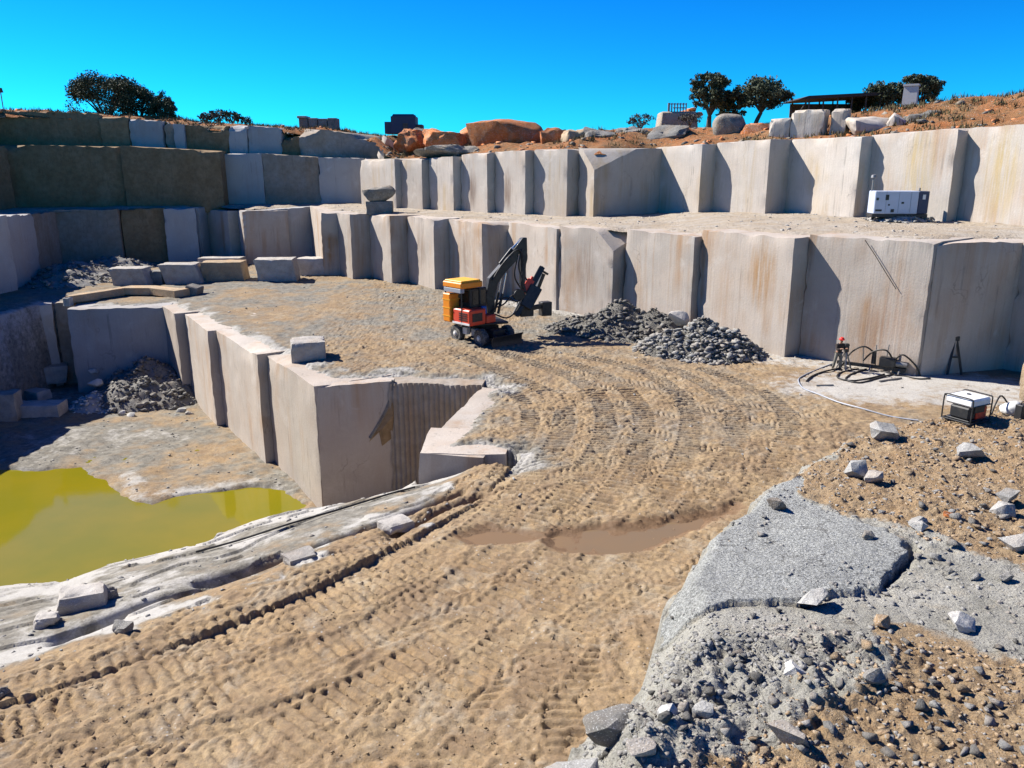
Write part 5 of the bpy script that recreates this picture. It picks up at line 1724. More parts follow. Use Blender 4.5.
r_, s = rim_thing('block_stack', 'dark stack of stored slabs on the rim left of the blue shed', 'stone stack', 320, 131, 112)
for i in range(4):
    mb = MB(); mb.box(((-14 + i * 9.3) * s, 0, 0.5 + 5.5 * s), (8.6 * s, 2.2, 11.5 * s + (0.15 if i % 2 else 0)))
    mb.build('slab', M['rock_dark'], r_, bevel=0.05)
mb = MB(); mb.box((-15 * s, -0.1, 0.5 + 12.5 * s), (9 * s, 2.4, 2.2 * s)); mb.build('top_slab', M['rock'], r_, bevel=0.04)
r_, s = rim_thing('shed', 'dark blue metal shed on the rim above the far corner', 'shed', 404, 134, 110)
mb = MB(); mb.box((1 * s, 0, 0.5 + 8 * s), (24 * s, 3.0, 16 * s)); mb.build('wall', M['dark_blue'], r_)
mb = MB(); mb.box((1 * s, 0, 0.5 + 17 * s), (22 * s, 2.8, 2.2 * s), taper=0.9); mb.build('roof', M['dark_blue'], r_)
mb = MB(); mb.box((-14 * s, 0, 0.5 + 5.5 * s), (7 * s, 2.4, 11 * s)); mb.build('side_annex', M['dark_blue'], r_)
mb = MB(); mb.box((15.5 * s, 0, 0.5 + 4 * s), (7 * s, 2.4, 9 * s)); mb.build('lean_to', M['dark_wood'], r_)
mb = MB(); mb.box((3 * s, -1.52, 0.5 + 5 * s), (5 * s, 0.08, 9 * s)); mb.build('door', M['dark_wood'], r_)
r_, s = rim_thing('open_shed', 'long dark open-sided shade shed on the right rim', 'shed', 832, 116, 98)
mb = MB()
mb.prism([(-44 * s, -3.2, 0.5 + 13 * s), (-34 * s, -3.2, 0.5 + 16.5 * s), (38 * s, -3.2, 0.5 + 20 * s), (38 * s, -3.2, 0.5 + 17.2 * s), (-34 * s, -3.2, 0.5 + 13.6 * s)], None, (0, 6.4, 0))
mb.build('roof', M['thatch'], r_)
for i in range(6):
    for yy in (-2.8, 2.8):
        mb = MB(); xx = (-32 + i * 13.5) * s
        mb.tube([(xx, yy, 0), (xx, yy, 0.5 + (13.8 + (i * 13.5) * 0.05) * s)], 0.09, 6); mb.build('post', M['dark_wood'], r_)
mb = MB(); mb.box((2 * s, 2.9, 0.5 + 6.5 * s), (72 * s, 0.15, 13 * s)); mb.build('back_wall', M['dark_wood'], r_)
mb = MB(); mb.bar((-44 * s, -3.1, 0.2), (-33 * s, -3.1, 0.5 + 15 * s), 0.12); mb.build('strut', M['dark_wood'], r_)
r_, s = rim_thing('hut', 'small pale square hut with a flat cap on the right rim', 'hut', 909, 108, 88)
r_.rotation_euler.z = -0.55
mb = MB(); mb.box((0, 0, 0.5 + 10 * s), (13 * s, 13 * s, 20 * s), taper=0.93); mb.build('wall', M['plaster'], r_)
mb = MB(); mb.box((0, 0, 0.5 + 20.8 * s), (14 * s, 14 * s, 1.8 * s)); mb.build('roof', M['plaster'], r_)
mb = MB(); mb.box((0, 0, 0.5 + 1.5 * s), (13.6 * s, 13.6 * s, 3 * s)); mb.build('plinth', M['boulder_grey'] if False else M['rock'], r_)
r_, s = rim_thing('loading_ramp', 'dusty stone-walled loading ramp with a railing on the rim', 'ramp', 678, 131, 122)
mb = MB(); mb.box((-2 * s, 0, 0.5 + 8.5 * s), (38 * s, 4.0, 18 * s), taper=0.9); mb.build('stone_wall', M['bench'], r_, bevel=0.2)
for i in range(7):
    mb = MB(); mb.tube([((-12 + i * 2.8) * s, -1.4, 0.5 + 17 * s), ((-12 + i * 2.8) * s, -1.4, 0.5 + 25.5 * s)], 0.09 if i else 0.16, 6); mb.build('rail_post', M['steel'], r_)
mb = MB(); mb.bar((-12 * s, -1.4, 0.5 + 24.5 * s), (5 * s, -1.4, 0.5 + 24.5 * s), 0.12); mb.bar((-8 * s, -1.4, 0.5 + 21 * s), (5 * s, -1.4, 0.5 + 21 * s), 0.12); mb.build('rail', M['steel'], r_)
for i, (a, b, w, h) in enumerate([(8, 17, 14, 6), (17, 15, 12, 5), (12, 20, 8, 4)]):
    o = link('spoil', boulder_me('spoil', 700 + i, (w * s, 2.5, h * s), rough=0.1), M['boulder_orange'], r_, loc=(a * s, 0.3, 0.5 + b * s - 0.3))
r_, s = rim_thing('lamp_pole', 'thin pole with a small dark lamp at the far left rim', 'pole', 3, 107, 100)
mb = MB(); mb.tube([(0, 0, 0), (0, 0, 0.5 + 16 * s)], 0.06, 6); mb.build('pole', M['steel'], r_)
mb = MB(); mb.box((0, 0, 0.5 + 15.5 * s), (3.4 * s, 0.4, 4.2 * s), taper=0.7); mb.build('lamp_head', M['dark_wood'], r_)

# rough ground cover along the rim
rg = np.random.default_rng(21)
qx = rg.uniform(-62, 46, 26000); qy = rg.uniform(50, 118, 26000)
qd = sdist(qx, qy, VOID)
kq = (qd > 0.5) & (qd < 14) & (rg.uniform(0, 1, 26000) < 0.25 + 0.75 * np.exp(-qd / 4.0)) & (fbm2(qx * 0.25, qy * 0.25, 3, 301) > -0.25)
qp = np.stack([qx, qy, rim_h(qx, qy)], 1)[kq]
qs = 0.06 + 0.55 * rg.uniform(0, 1, len(qp)) ** 4
sel = rg.uniform(0, 1, len(qp))
kind(link('gravel', stones_mesh('gravel', qp[sel < 0.45], qs[sel < 0.45], 31), M['boulder_grey']), 'stuff', 'grey stones strewn along the rim')
kind(link('gravel', stones_mesh('gravel', qp[(sel >= 0.45) & (sel < 0.8)], qs[(sel >= 0.45) & (sel < 0.8)], 32), M['boulder_orange']), 'stuff', 'red brown clods strewn along the rim')
kind(link('gravel', stones_mesh('gravel', qp[sel >= 0.8], qs[sel >= 0.8], 33), M['rock_dark']), 'stuff', 'dark stones strewn along the rim')
tx2 = rg.uniform(-62, 60, 9000); ty2 = rg.uniform(50, 125, 9000)
kt = (sdist(tx2, ty2, VOID) > 1.0) & (fbm2(tx2 * 0.12, ty2 * 0.12, 3, 311) > -0.1) & (rg.uniform(0, 1, 9000) < 0.6)
tp_ = np.stack([tx2, ty2, rim_h(tx2, ty2)], 1)[kt]
nb = 14
Pb = np.repeat(tp_, nb, 0) + rg.normal(0, 0.22, (len(tp_) * nb, 3)) * np.array([1, 1, 0.3])
hb = rg.uniform(0.15, 0.5, len(Pb))[:, None]
ab = rg.uniform(0, 6.28, len(Pb))
sb_ = np.stack([np.cos(ab), np.sin(ab), np.zeros_like(ab)], 1) * 0.05
tb_ = rg.normal(0, 0.14, (len(Pb), 3)); tb_[:, 2] = 0
upv = np.array([0, 0, 1.0])
Vt = np.stack([Pb - sb_, Pb + sb_, Pb + tb_ + upv * hb], 1).reshape(-1, 3)
t = NT('dry_scrub', 0.9, 0.1)
t.set(color=t.mix(t.noise(t.pos(), 0.5, 3), (0.06, 0.06, 0.03), (0.20, 0.15, 0.075)))
kind(link('scrub', mesh_np('scrub', Vt, np.arange(len(Vt)).reshape(-1, 3)), t.m), 'stuff', 'dry scrub and grass tufts on the rim')

# ------------------------------------------------------------------ drill rig on a wheeled carrier
M['orange'] = paint('orange_paint', (0.78, 0.25, 0.012), 0.5, dirt=0.25)
M['yellow'] = paint('amber_paint', (0.82, 0.40, 0.03), 0.5, dirt=0.25)
M['red'] = paint('red_paint', (0.66, 0.06, 0.025), 0.45, dirt=0.3)
M['black'] = paint('black_paint', (0.020, 0.021, 0.023), 0.45, dirt=0.25, dirtc=(0.16, 0.14, 0.11))
M['rubber'] = paint('dusty_rubber', (0.06, 0.06, 0.058), 0.9, dirt=0.9, dirtc=(0.30, 0.28, 0.25), scale=5)
M['rim_paint'] = paint('dusty_wheel_rim', (0.34, 0.33, 0.31), 0.7, dirt=0.5)
M['hose'] = paint('black_hose', (0.018, 0.018, 0.018), 0.6, dirt=0.2)
M['blue'] = paint('blue_paint', (0.03, 0.13, 0.42), 0.5, dirt=0.2)
M['white'] = paint('white_paint', (0.72, 0.72, 0.70), 0.45, dirt=0.3)
M['grey_paint'] = paint('grey_paint', (0.30, 0.32, 0.36), 0.5, dirt=0.2)
M['chrome'] = paint('bright_rod', (0.6, 0.6, 0.6), 0.25, metal=1.0, dirt=0.1)
t = NT('dark_glass', 0.12, 0.5); t.set(color=(0.012, 0.014, 0.016)); M['glass'] = t.m

RIG = thing('drill_rig', 'orange and black wheeled drill rig with raised boom on the quarry floor', 'drill rig', (-1.35, 47.5, 0.0))
uC = Vector((0.67, -0.74, 0)); vC = Vector((0.74, 0.67, 0))
rearN = Vector((-2.05, 1.22, 0)); frontN = Vector((-0.52, -0.42, 0))
cen = (rearN + frontN) / 2 + vC * 1.05
mC = Matrix((uC, vC, Vector((0, 0, 1)))).transposed()


def wheel(c):
    mb = MB()
    R, w = 0.53, 0.42
    mb.lathe(c + Vector((0, 0, R)), vC, [(-w / 2, R * 0.60), (-w / 2, R * 0.90), (-w / 2 + 0.05, R * 0.985), (-w / 4, R), (w / 4, R), (w / 2 - 0.05, R * 0.985), (w / 2, R * 0.90), (w / 2, R * 0.60)], 28)
    for k in range(18):
        a = 2 * math.pi * k / 18
        d = uC * math.cos(a) + Vector((0, 0, 1)) * math.sin(a)
        p = c + Vector((0, 0, R)) + d * R * 0.99
        mb.bar(p - vC * w * 0.42 + d.cross(vC) * 0.05, p + vC * w * 0.42 - d.cross(vC) * 0.05, 0.06, 0.05, d)
    ty = mb.build('wheel', M['rubber'], RIG)
    ty['label'] = 'dusty black tyre with grey rim'
    mb = MB()
    mb.lathe(c + Vector((0, 0, R)), vC, [(-w / 2 - 0.02, 0.16), (-w / 2 + 0.04, 0.30), (-w / 2 - 0.01, 0.33), (w / 2 + 0.01, 0.33), (w / 2 - 0.04, 0.30), (w / 2 + 0.02, 0.16)], 24)
    for k in range(8):
        a = 2 * math.pi * k / 8
        d = uC * math.cos(a) + Vector((0, 0, 1)) * math.sin(a)
        mb.cyl(c + Vector((0, 0, R)) + d * 0.11 - vC * (w / 2 + 0.05), c + Vector((0, 0, R)) + d * 0.11, 0.02, 6)
    mb.build('rim', M['rim_paint'], ty)
    mb = MB()
    mb.lathe(c + Vector((0, 0, R)), vC, [(-w / 2 - 0.08, 0.09), (-w / 2 - 0.06, 0.12), (0, 0.12)], 14)
    mb.build('hub', M['white'], ty)


for c in (rearN, frontN, rearN + vC * 2.1, frontN + vC * 2.1):
    wheel(c)
mb = MB()
mb.box(cen + Vector((0, 0, 0.78)), (3.3, 0.95, 0.42), mC)
mb.box(cen + uC * 0.0 + Vector((0, 0, 0.95)), (1.5, 1.5, 0.25), mC)
mb.build('chassis', M['black'], RIG, bevel=0.04)
for k in (rearN, frontN):
    mb = MB(); mb.cyl(k + vC * 0.15 + Vector((0, 0, 0.53)), k + vC * 1.95 + Vector((0, 0, 0.53)), 0.13, 12); mb.build('axle', M['black'], RIG)
mb = MB()
bl = cen + uC * 2.35
mb.add([bl - vC * 1.2 + uC * dx + Vector((0, 0, dz)) for dx, dz in ((0.10, 0.12), (0.0, 0.35), (0.02, 0.62), (0.16, 0.80))] + [bl + vC * 1.2 + uC * dx + Vector((0, 0, dz)) for dx, dz in ((0.10, 0.12), (0.0, 0.35), (0.02, 0.62), (0.16, 0.80))]
       + [bl - vC * 1.2 + uC * (dx - 0.07) + Vector((0, 0, dz)) for dx, dz in ((0.10, 0.12), (0.0, 0.35), (0.02, 0.62), (0.16, 0.80))] + [bl + vC * 1.2 + uC * (dx - 0.07) + Vector((0, 0, dz)) for dx, dz in ((0.10, 0.12), (0.0, 0.35), (0.02, 0.62), (0.16, 0.80))],
       [(0, 4, 5, 1), (1, 5, 6, 2), (2, 6, 7, 3), (8, 9, 13, 12), (9, 10, 14, 13), (10, 11, 15, 14), (3, 7, 15, 11), (0, 8, 12, 4), (0, 1, 9, 8), (1, 2, 10, 9), (2, 3, 11, 10), (4, 12, 13, 5), (5, 13, 14, 6), (6, 14, 15, 7)])
mb.build('dozer_blade', M['black'], RIG)
for sgn in (-0.5, 0.5):
    mb = MB(); mb.bar(cen + uC * 1.5 + vC * sgn + Vector((0, 0, 0.7)), bl + vC * sgn + Vector((0, 0, 0.4)), 0.12, 0.2); mb.build('blade_arm', M['black'], RIG)
for k in (rearN, frontN):
    mb = MB(); mb.box(k + uC * 0.72 * (1 if k is rearN else -1) + vC * 0.12 + Vector((0, 0, 0.78)), (0.42, 0.32, 0.45), mC); mb.build('step_box', M['white'] if k is rearN else M['grey_paint'], RIG, bevel=0.03)
mb = MB(); mb.lathe(cen + Vector((0, 0, 1.0)), (0, 0, 1), [(0, 0.62), (0.18, 0.62), (0.18, 0.5), (0.28, 0.5)], 28); mb.build('turntable', M['black'], RIG)
# superstructure, heading to the right and away
rU = math.radians(24)
UP_O = Vector((cen.x, cen.y, 1.25))
mU = Matrix.Rotation(rU, 3, 'Z')


def U(x, y, z):
    return UP_O + mU @ Vector((x, y, z))


def ubox(name, c, size, mat, bevel=0.04, parent=RIG, taper=1.0):
    mb = MB(); mb.box(U(*c), size, mU, taper)
    return mb.build(name, M[mat], parent, bevel=bevel)


ubox('deck', (-0.25, 0, 0.06), (3.1, 2.3, 0.14), 'black')
rB = math.radians(44)
mU0 = mU
mU = Matrix.Rotation(rB, 3, 'Z')
ec = ubox('engine_cover', (-1.35, -0.35, 0.60), (1.35, 1.55, 0.95), 'red', 0.07)
ubox('stripe', (-2.04, -0.35, 0.22), (0.03, 1.56, 0.12), 'white', 0.0, ec)
for k in range(4):
    ubox('louvre', (-2.035, -0.55, 0.45 + 0.13 * k), (0.03, 0.75, 0.06), 'black', 0.0, ec)
ubox('louvre', (-1.4, -1.135, 0.6), (0.8, 0.03, 0.5), 'black', 0.0, ec)
ubox('tool_box', (-0.25, -0.80, 0.38), (0.75, 0.70, 0.48), 'red', 0.05)
ubox('hydraulic_tank', (-0.30, -0.35, 0.78), (0.42, 0.45, 0.60), 'blue', 0.05)
ft = ubox('fuel_tank', (-1.75, 0.90, 1.05), (0.75, 0.70, 1.75), 'orange', 0.06)
for k in range(3):
    ubox('strap', (-1.75, 0.90, 0.55 + 0.5 * k), (0.78, 0.73, 0.05), 'yellow', 0.0, ft)
cb = ubox('cab', (-0.55, 0.30, 1.50), (1.35, 1.25, 1.45), 'black', 0.06)
ubox('side_window', (-0.55, -0.335, 1.65), (1.05, 0.03, 0.85), 'glass', 0.0, cb)
ubox('front_window', (0.135, 0.30, 1.65), (0.03, 1.0, 0.95), 'glass', 0.0, cb)
ubox('rear_window', (-1.235, 0.30, 1.70), (0.03, 0.95, 0.70), 'glass', 0.0, cb)
cn = ubox('canopy', (-1.25, 0.35, 2.48), (1.75, 1.75, 0.36), 'orange', 0.06)
ubox('canopy_top', (-1.25, 0.35, 2.70), (1.55, 1.55, 0.10), 'yellow', 0.03, cn)
ubox('canopy_skirt', (-1.95, 0.35, 2.17), (0.32, 1.6, 0.28), 'grey_paint', 0.03, cn)
for xx, yy in ((-2.0, -0.4), (-2.0, 1.1), (-0.5, -0.4), (-0.5, 1.1)):
    mb = MB(); mb.bar(U(xx, yy, 0.15), U(xx, yy, 2.35), 0.08); mb.build('canopy_post', M['black'], RIG)
mb = MB(); mb.tube([U(-0.2, 1.0, 1.2), U(-0.2, 1.0, 2.5)], 0.09, 10); mb.build('exhaust', M['steel'], RIG)
mb = MB(); mb.tube([U(0.15, 0.1, 1.9), U(0.75, 0.1, 1.9)], 0.26, 14); mb.build('air_receiver', M['grey_paint'], RIG)
mU = mU0


def beam(pts, wid, name, mat, parent=RIG):
    """box beam through (x, z, half height) stations in the boom plane"""
    mb = MB()
    n = len(pts)
    vs = []
    for x, z, h, tx3, tz3 in pts:
        for sy in (-1, 1):
            vs.append(U(x - tz3 * h, sy * wid / 2, z + tx3 * h)); vs.append(U(x + tz3 * h, sy * wid / 2, z - tx3 * h))
    fs = []
    for i in range(n - 1):
        a, b = i * 4, (i + 1) * 4
        fs += [(a, b, b + 1, a + 1), (a + 2, a + 3, b + 3, b + 2), (a, a + 2, b + 2, b), (a + 1, b + 1, b + 3, a + 3)]
    fs += [(0, 1, 3, 2), ((n - 1) * 4, (n - 1) * 4 + 2, (n - 1) * 4 + 3, (n - 1) * 4 + 1)]
    mb.add(vs, fs)
    return mb.build(name, M[mat], parent, bevel=0.02)


def ud(x0, z0, x1, z1):
    l = math.hypot(x1 - x0, z1 - z0)
    return (x1 - x0) / l, (z1 - z0) / l


bm_ = beam([(0.55, 0.35, 0.20, 0.0, 1.0), (0.50, 1.6, 0.30, 0.05, 1.0), (0.72, 2.55, 0.34, *ud(0, 0, 0.5, 0.9)), (1.35, 3.25, 0.27, *ud(0, 0, 1, 0.75)), (2.25, 4.0, 0.22, *ud(0, 0, 1, 0.75))], 0.42, 'boom', 'black')
beam([(1.95, 3.95, 0.20, *ud(0, 0, 1, 0.9)), (2.55, 4.55, 0.26, *ud(0, 0, 0.6, 1)), (2.80, 5.05, 0.14, *ud(0, 0, 0.3, 1))], 0.40, 'boom_head', 'black')
beam([(2.85, 5.10, 0.14, *ud(0, 0, -0.02, -1)), (2.80, 4.3, 0.22, 0, -1), (2.75, 3.2, 0.18, 0, -1), (2.72, 2.2, 0.14, 0, -1)], 0.30, 'stick', 'black')
for sy in (-0.3, 0.3):
    mb = MB(); mb.cyl(U(0.95, sy, 0.5), U(1.25, sy, 1.75), 0.09, 12); mb.build('boom_cylinder', M['black'], RIG)
    mb = MB(); mb.cyl(U(1.25, sy, 1.75), U(1.5, sy, 3.0), 0.05, 10); mb.build('cylinder_rod', M['chrome'], RIG)
mb = MB(); mb.cyl(U(1.2, 0, 3.55), U(2.0, 0, 4.45), 0.09, 12); mb.build('stick_cylinder', M['black'], RIG)
mb = MB(); mb.cyl(U(2.0, 0, 4.45), U(2.6, 0, 4.95), 0.05, 10); mb.build('cylinder_rod', M['chrome'], RIG)
# drill feed: a mast lying askew off the stick, with the rock drill on it
ma, mz = U(2.25, -0.15, 0.25), U(4.15, 0.05, 3.20)
dm = (mz - ma).normalized()
sm_ = dm.cross(Vector((0, 1, 0))).normalized()
sy_m = sm_.cross(dm)
mb = MB()
for q in (-0.16, 0.16):
    mb.bar(ma + sy_m * q, mz + sy_m * q, 0.10, 0.34, sm_)
for k in range(9):
    p = ma.lerp(mz, k / 8)
    mb.bar(p - sy_m * 0.16, p + sy_m * 0.16, 0.06, 0.12, sm_)
mast = mb.build('drill_mast', M['black'], RIG)
mb = MB()
pd = ma.lerp(mz, 0.55) + sm_ * 0.24
mb.box(pd, (0.46, 0.46, 1.05), Matrix((sm_, sy_m, dm)).transposed())
mb.cyl(pd + dm * 0.4, pd + dm * 0.75, 0.13, 12)
mb.build('rock_drill', M['red'], RIG, bevel=0.03)
mb = MB(); mb.cyl(ma + sm_ * 0.22 - dm * 0.1, pd, 0.045, 8); mb.build('drill_rod', M['steel'], RIG)
mb = MB(); mb.box(ma.lerp(mz, 0.42) - sm_ * 0.25, (0.8, 0.7, 1.5), Matrix((sm_, sy_m, dm)).transposed()); mb.cyl(U(2.72, 0, 2.2), ma.lerp(mz, 0.42), 0.16, 12); mb.build('mast_cradle', M['black'], RIG, bevel=0.04)
mb = MB(); mb.bar(U(3.35, 0.2, 0.55), U(4.35, 0.3, 2.75), 0.20, 0.26); mb.bar(U(4.1, 0.1, 3.0), U(4.65, 0.25, 2.7), 0.12); mb.build('feed_beam', M['black'], RIG)
mb = MB(); mb.bar(U(2.6, -0.1, 0.55), U(4.7, 0.25, 0.75), 0.22, 0.30); mb.box(U(4.5, 0.25, 0.50), (0.7, 0.6, 0.9), mU); mb.box(U(3.0, 0.1, 0.6), (0.9, 0.7, 0.9), mU); mb.build('stabiliser_foot', M['black'], RIG, bevel=0.03)
mb = MB(); mb.lathe(U(2.35, -0.3, 1.6), mU @ Vector((0, 1, 0)), [(-0.14, 0.12), (-0.14, 0.36), (-0.08, 0.30), (0.08, 0.30), (0.14, 0.36), (0.14, 0.12)], 20); mb.build('hose_reel', M['black'], RIG)
hz = [[(0.5, -0.3, 0.6), (1.3, -0.5, 1.5), (2.2, -0.45, 1.2), (3.0, -0.3, 1.7)], [(0.6, -0.25, 2.6), (1.3, -0.3, 3.6), (2.3, -0.3, 4.4), (2.7, -0.3, 3.6), (2.5, -0.35, 2.0), (3.1, -0.25, 1.7)],
      [(2.9, 0.25, 4.9), (3.15, 0.2, 3.9), (2.9, 0.1, 2.9), (3.3, 0.0, 2.1)], [(2.6, -0.22, 4.4), (2.35, -0.3, 3.4), (2.6, -0.3, 2.4), (2.4, -0.3, 1.3)], [(0.7, -0.35, 0.5), (1.4, -0.6, 0.25), (2.1, -0.5, 0.6), (2.5, -0.4, 1.1)],
      [(2.7, 0.2, 4.6), (2.45, 0.25, 3.6), (2.3, 0.2, 2.7), (2.7, 0.1, 1.9)], [(0.6, -0.4, 0.9), (1.2, -0.55, 1.1), (1.8, -0.5, 1.6), (2.4, -0.3, 1.6)]]
for h in hz:
    mb = MB(); mb.tube(smooth_path([U(*p) for p in h], 0.15), 0.05, 7); mb.build('hose', M['hose'], RIG)

# ------------------------------------------------------------------ white generator set on the middle bench
gx0, gyy = at_y(898, 205, 53.0)[0], 53.0
gz0 = bz_at(gx0, gyy)
GEN = thing('generator_set', 'white canopied generator set with dark end on the middle bench', 'generator', (gx0, gyy, gz0), math.radians(-4))


def gb(name, c, size, mat, bevel=0.0, parent=GEN):
    mb = MB(); mb.box(c, size); return mb.build(name, M[mat], parent, bevel=bevel)


M['canopy_paint'] = paint('pale_canopy_paint', (0.46, 0.51, 0.62), 0.4, dirt=0.15)
hs_ = gb('canopy', (-0.35, 0, 1.20), (2.75, 1.15, 1.45), 'canopy_paint', 0.04)
gb('end_panel', (1.36, 0, 1.20), (0.66, 1.12, 1.43), 'dark_blue', 0.04)
gb('skid', (-0.02, 0, 0.36), (3.5, 1.05, 0.22), 'black', 0.02)
for dx, dz, w, h in ((-0.95, 1.52, 0.20, 0.34), (-0.55, 0.68, 0.20, 0.20), (0.05, 1.18, 0.16, 0.12), (-0.80, 1.05, 0.10, 0.10), (-1.55, 1.42, 0.14, 0.16)):
    gb('vent', (dx, -0.585, dz), (w, 0.03, h), 'black', 0.0, hs_)
gb('nameplate', (-1.42, -0.585, 0.70), (0.40, 0.02, 0.12), 'black', 0.0, hs_)
for dx in (-1.0, -0.2, 0.55):
    gb('door_seam', (dx, -0.581, 1.22), (0.02, 0.015, 1.3), 'grey_paint', 0.0, hs_)
gb('warning_sign', (1.36, -0.575, 1.55), (0.18, 0.03, 0.30), 'white')
gb('support_leg', (0.95, -0.35, 0.05), (0.14, 0.14, 0.50), 'black')
gb('support_leg', (-1.4, 0.35, 0.05), (0.14, 0.14, 0.50), 'black')
for sy in (-0.42, 0.42):
    mb = MB(); mb.lathe((-0.6, sy, 0.15), (0, 1, 0), [(-0.08, 0.08), (-0.09, 0.20), (0.09, 0.20), (0.08, 0.08)], 18); mb.build('wheel', M['rubber'], GEN)
mb = MB(); mb.tube([(-1.66, 0.2, 1.2), (-1.66, 0.2, 2.55), (-1.66, 0.2, 2.75)], 0.07, 10); mb.lathe((-1.66, 0.2, 2.7), (0, 0, 1), [(0, 0.05), (0.05, 0.20), (0.22, 0.16), (0.26, 0.05)], 14); mb.build('exhaust_stack', M['steel'], GEN)
mb = MB(); mb.tube([(1.3, 0.1, 1.9), (1.3, 0.1, 2.12)], 0.05, 8); mb.build('filler_cap', M['steel'], GEN)

# ------------------------------------------------------------------ small portable generator on the ledge
px_, py_ = onz(966, 424, LZ)
PG = thing('portable_generator', 'small portable generator with white tank and red engine in a black frame', 'generator', (px_ + 0.05, py_ + 0.15, lz_at(px_, py_) + 0.02), math.radians(28))
PG.scale = (0.9, 0.9, 0.9)


def pb(name, c, size, mat, bevel=0.0):
    mb = MB(); mb.box(c, size); return mb.build(name, M[mat], PG, bevel=bevel)


tk = pb('fuel_tank', (0, 0, 0.545), (0.75, 0.74, 0.21), 'white', 0.045)
mb = MB(); mb.cyl((0.08, 0.05, 0.63), (0.08, 0.05, 0.67), 0.05, 14); mb.build('filler_cap', M['black'], tk)
pb('engine', (0.14, -0.06, 0.26), (0.40, 0.54, 0.34), 'red', 0.04)
pb('alternator', (-0.22, -0.04, 0.26), (0.28, 0.54, 0.34), 'black', 0.05)
pb('control_panel', (-0.02, -0.33, 0.37), (0.40, 0.05, 0.18), 'black', 0.01)
mb = MB(); mb.lathe((0.36, -0.02, 0.28), (1, 0, 0), [(-0.03, 0.05), (-0.02, 0.16), (0.03, 0.16), (0.04, 0.06)], 20); mb.build('recoil_starter', M['orange'], PG)
pb('side_guard', (0.355, 0.06, 0.46), (0.03, 0.60, 0.16), 'red', 0.01)
pb('base_plate', (0, 0, 0.07), (0.70, 0.62, 0.04), 'black', 0.01)
for sx in (-0.39, 0.39):
    mb = MB()
    mb.tube(smooth_path([(sx, -0.38, 0.02), (sx, -0.385, 0.30), (sx, -0.38, 0.60), (sx, -0.33, 0.665), (sx, 0.0, 0.67), (sx, 0.33, 0.665), (sx, 0.38, 0.60), (sx, 0.385, 0.30), (sx, 0.38, 0.02)], 0.08), 0.018, 8)
    mb.tube([(sx, -0.38, 0.04), (sx, 0.38, 0.04)], 0.018, 8)
    mb.build('frame_hoop', M['black'], PG)
for yy, z_ in ((-0.38, 0.04), (0.38, 0.04), (0.38, 0.62), (-0.38, 0.47)):
    mb = MB(); mb.tube([(-0.39, yy, z_), (0.39, yy, z_)], 0.016, 8); mb.build('frame_rail', M['black'], PG)
for sx in (-0.3, 0.3):
    pb('foot', (sx, -0.28, 0.02), (0.08, 0.08, 0.05), 'rubber')
    pb('foot', (sx, 0.28, 0.02), (0.08, 0.08, 0.05), 'rubber')
# jerrycan and bag beside it
jx, jy = onz(1012, 417, LZ)
o = link('sack', boulder_me('sack', 777, (0.55, 0.45, 0.36), rough=0.04, subd=3, n=24, round_=0.5), M['plaster'], loc=(jx, jy, lz_at(jx, jy)))
tag(o, 'crumpled pale sack beside the small generator', 'sack')
mb = MB(); mb.tube(smooth_path([(0, 0, 0.05), (-0.25, 0.1, 0.42), (-0.5, -0.1, 0.3), (-0.62, -0.2, 0.05)], 0.08), 0.02, 7)
o = mb.build('cable', M['hose']); o.location = (jx, jy, lz_at(jx, jy)); tag(o, 'short dark cable arching from the sack to the small generator', 'cable')
jx, jy = onz(1021, 423, LZ)
o = link('jerrycan', None)
mb = MB(); mb.box((0, 0, 0.19), (0.34, 0.18, 0.36)); mb.bar((-0.1, 0, 0.43), (0.1, 0, 0.43), 0.03); mb.bar((-0.1, 0, 0.36), (-0.1, 0, 0.43), 0.03); mb.bar((0.1, 0, 0.36), (0.1, 0, 0.43), 0.03)
COL.objects.unlink(o); bpy.data.objects.remove(o)
o = mb.build('jerrycan', M['black'], bevel=0.025); o.location = (jx, jy, lz_at(jx, jy) + 0.0); o.rotation_euler.z = 0.4
tag(o, 'dark jerrycan at the right frame edge by the pale sack', 'jerrycan')

# ------------------------------------------------------------------ drillers' gear by the lower wall
def ground_pts(pts, dz=0.03):
    out = []
    for px, py in pts:
        x, y = onz(px, py, 0.0)
        out.append((x, y, floor_z(x, y) + dz))
    return out


def lay(name, pts, r, mat, label, cat='hose', dz=0.04):
    mb = MB(); mb.tube(smooth_path(ground_pts(pts, dz), 0.12), r, 7)
    p0 = mb.v[0]
    o = mb.build(name, M[mat])
    return tag(o, label, cat)


lay('air_hose', [(832, 366), (818, 371), (803, 379), (798, 384), (803, 391), (818, 398), (838, 406), (862, 413), (890, 419), (918, 424)], 0.035, 'grey_paint', 'long pale hose looping from the driller across the floor')
lay('air_hose', [(840, 371), (822, 375), (811, 380), (806, 385)], 0.045, 'hose', 'short dark hose curving left in front of the driller')
lay('air_hose', [(858, 371), (840, 375), (838, 381), (852, 384), (872, 381), (884, 377)], 0.045, 'hose', 'dark hose coiled between the driller and the drill bar')
lay('air_hose', [(866, 372), (850, 377), (846, 383), (860, 386), (880, 381), (893, 377)], 0.045, 'hose', 'second dark hose coiled in front of the drill bar')
lay('air_hose', [(894, 378), (905, 379), (917, 382), (930, 382)], 0.04, 'hose', 'dark hose running from the drill bar to the shaded wall')
lay('drill_steel', [(879, 385), (901, 381)], 0.05, 'steel', 'loose drill steel lying in front of the drill bar', 'drill steel')
lay('drill_steel', [(816, 389), (833, 389)], 0.05, 'steel', 'short drill steel lying left on the dusty floor', 'drill steel')
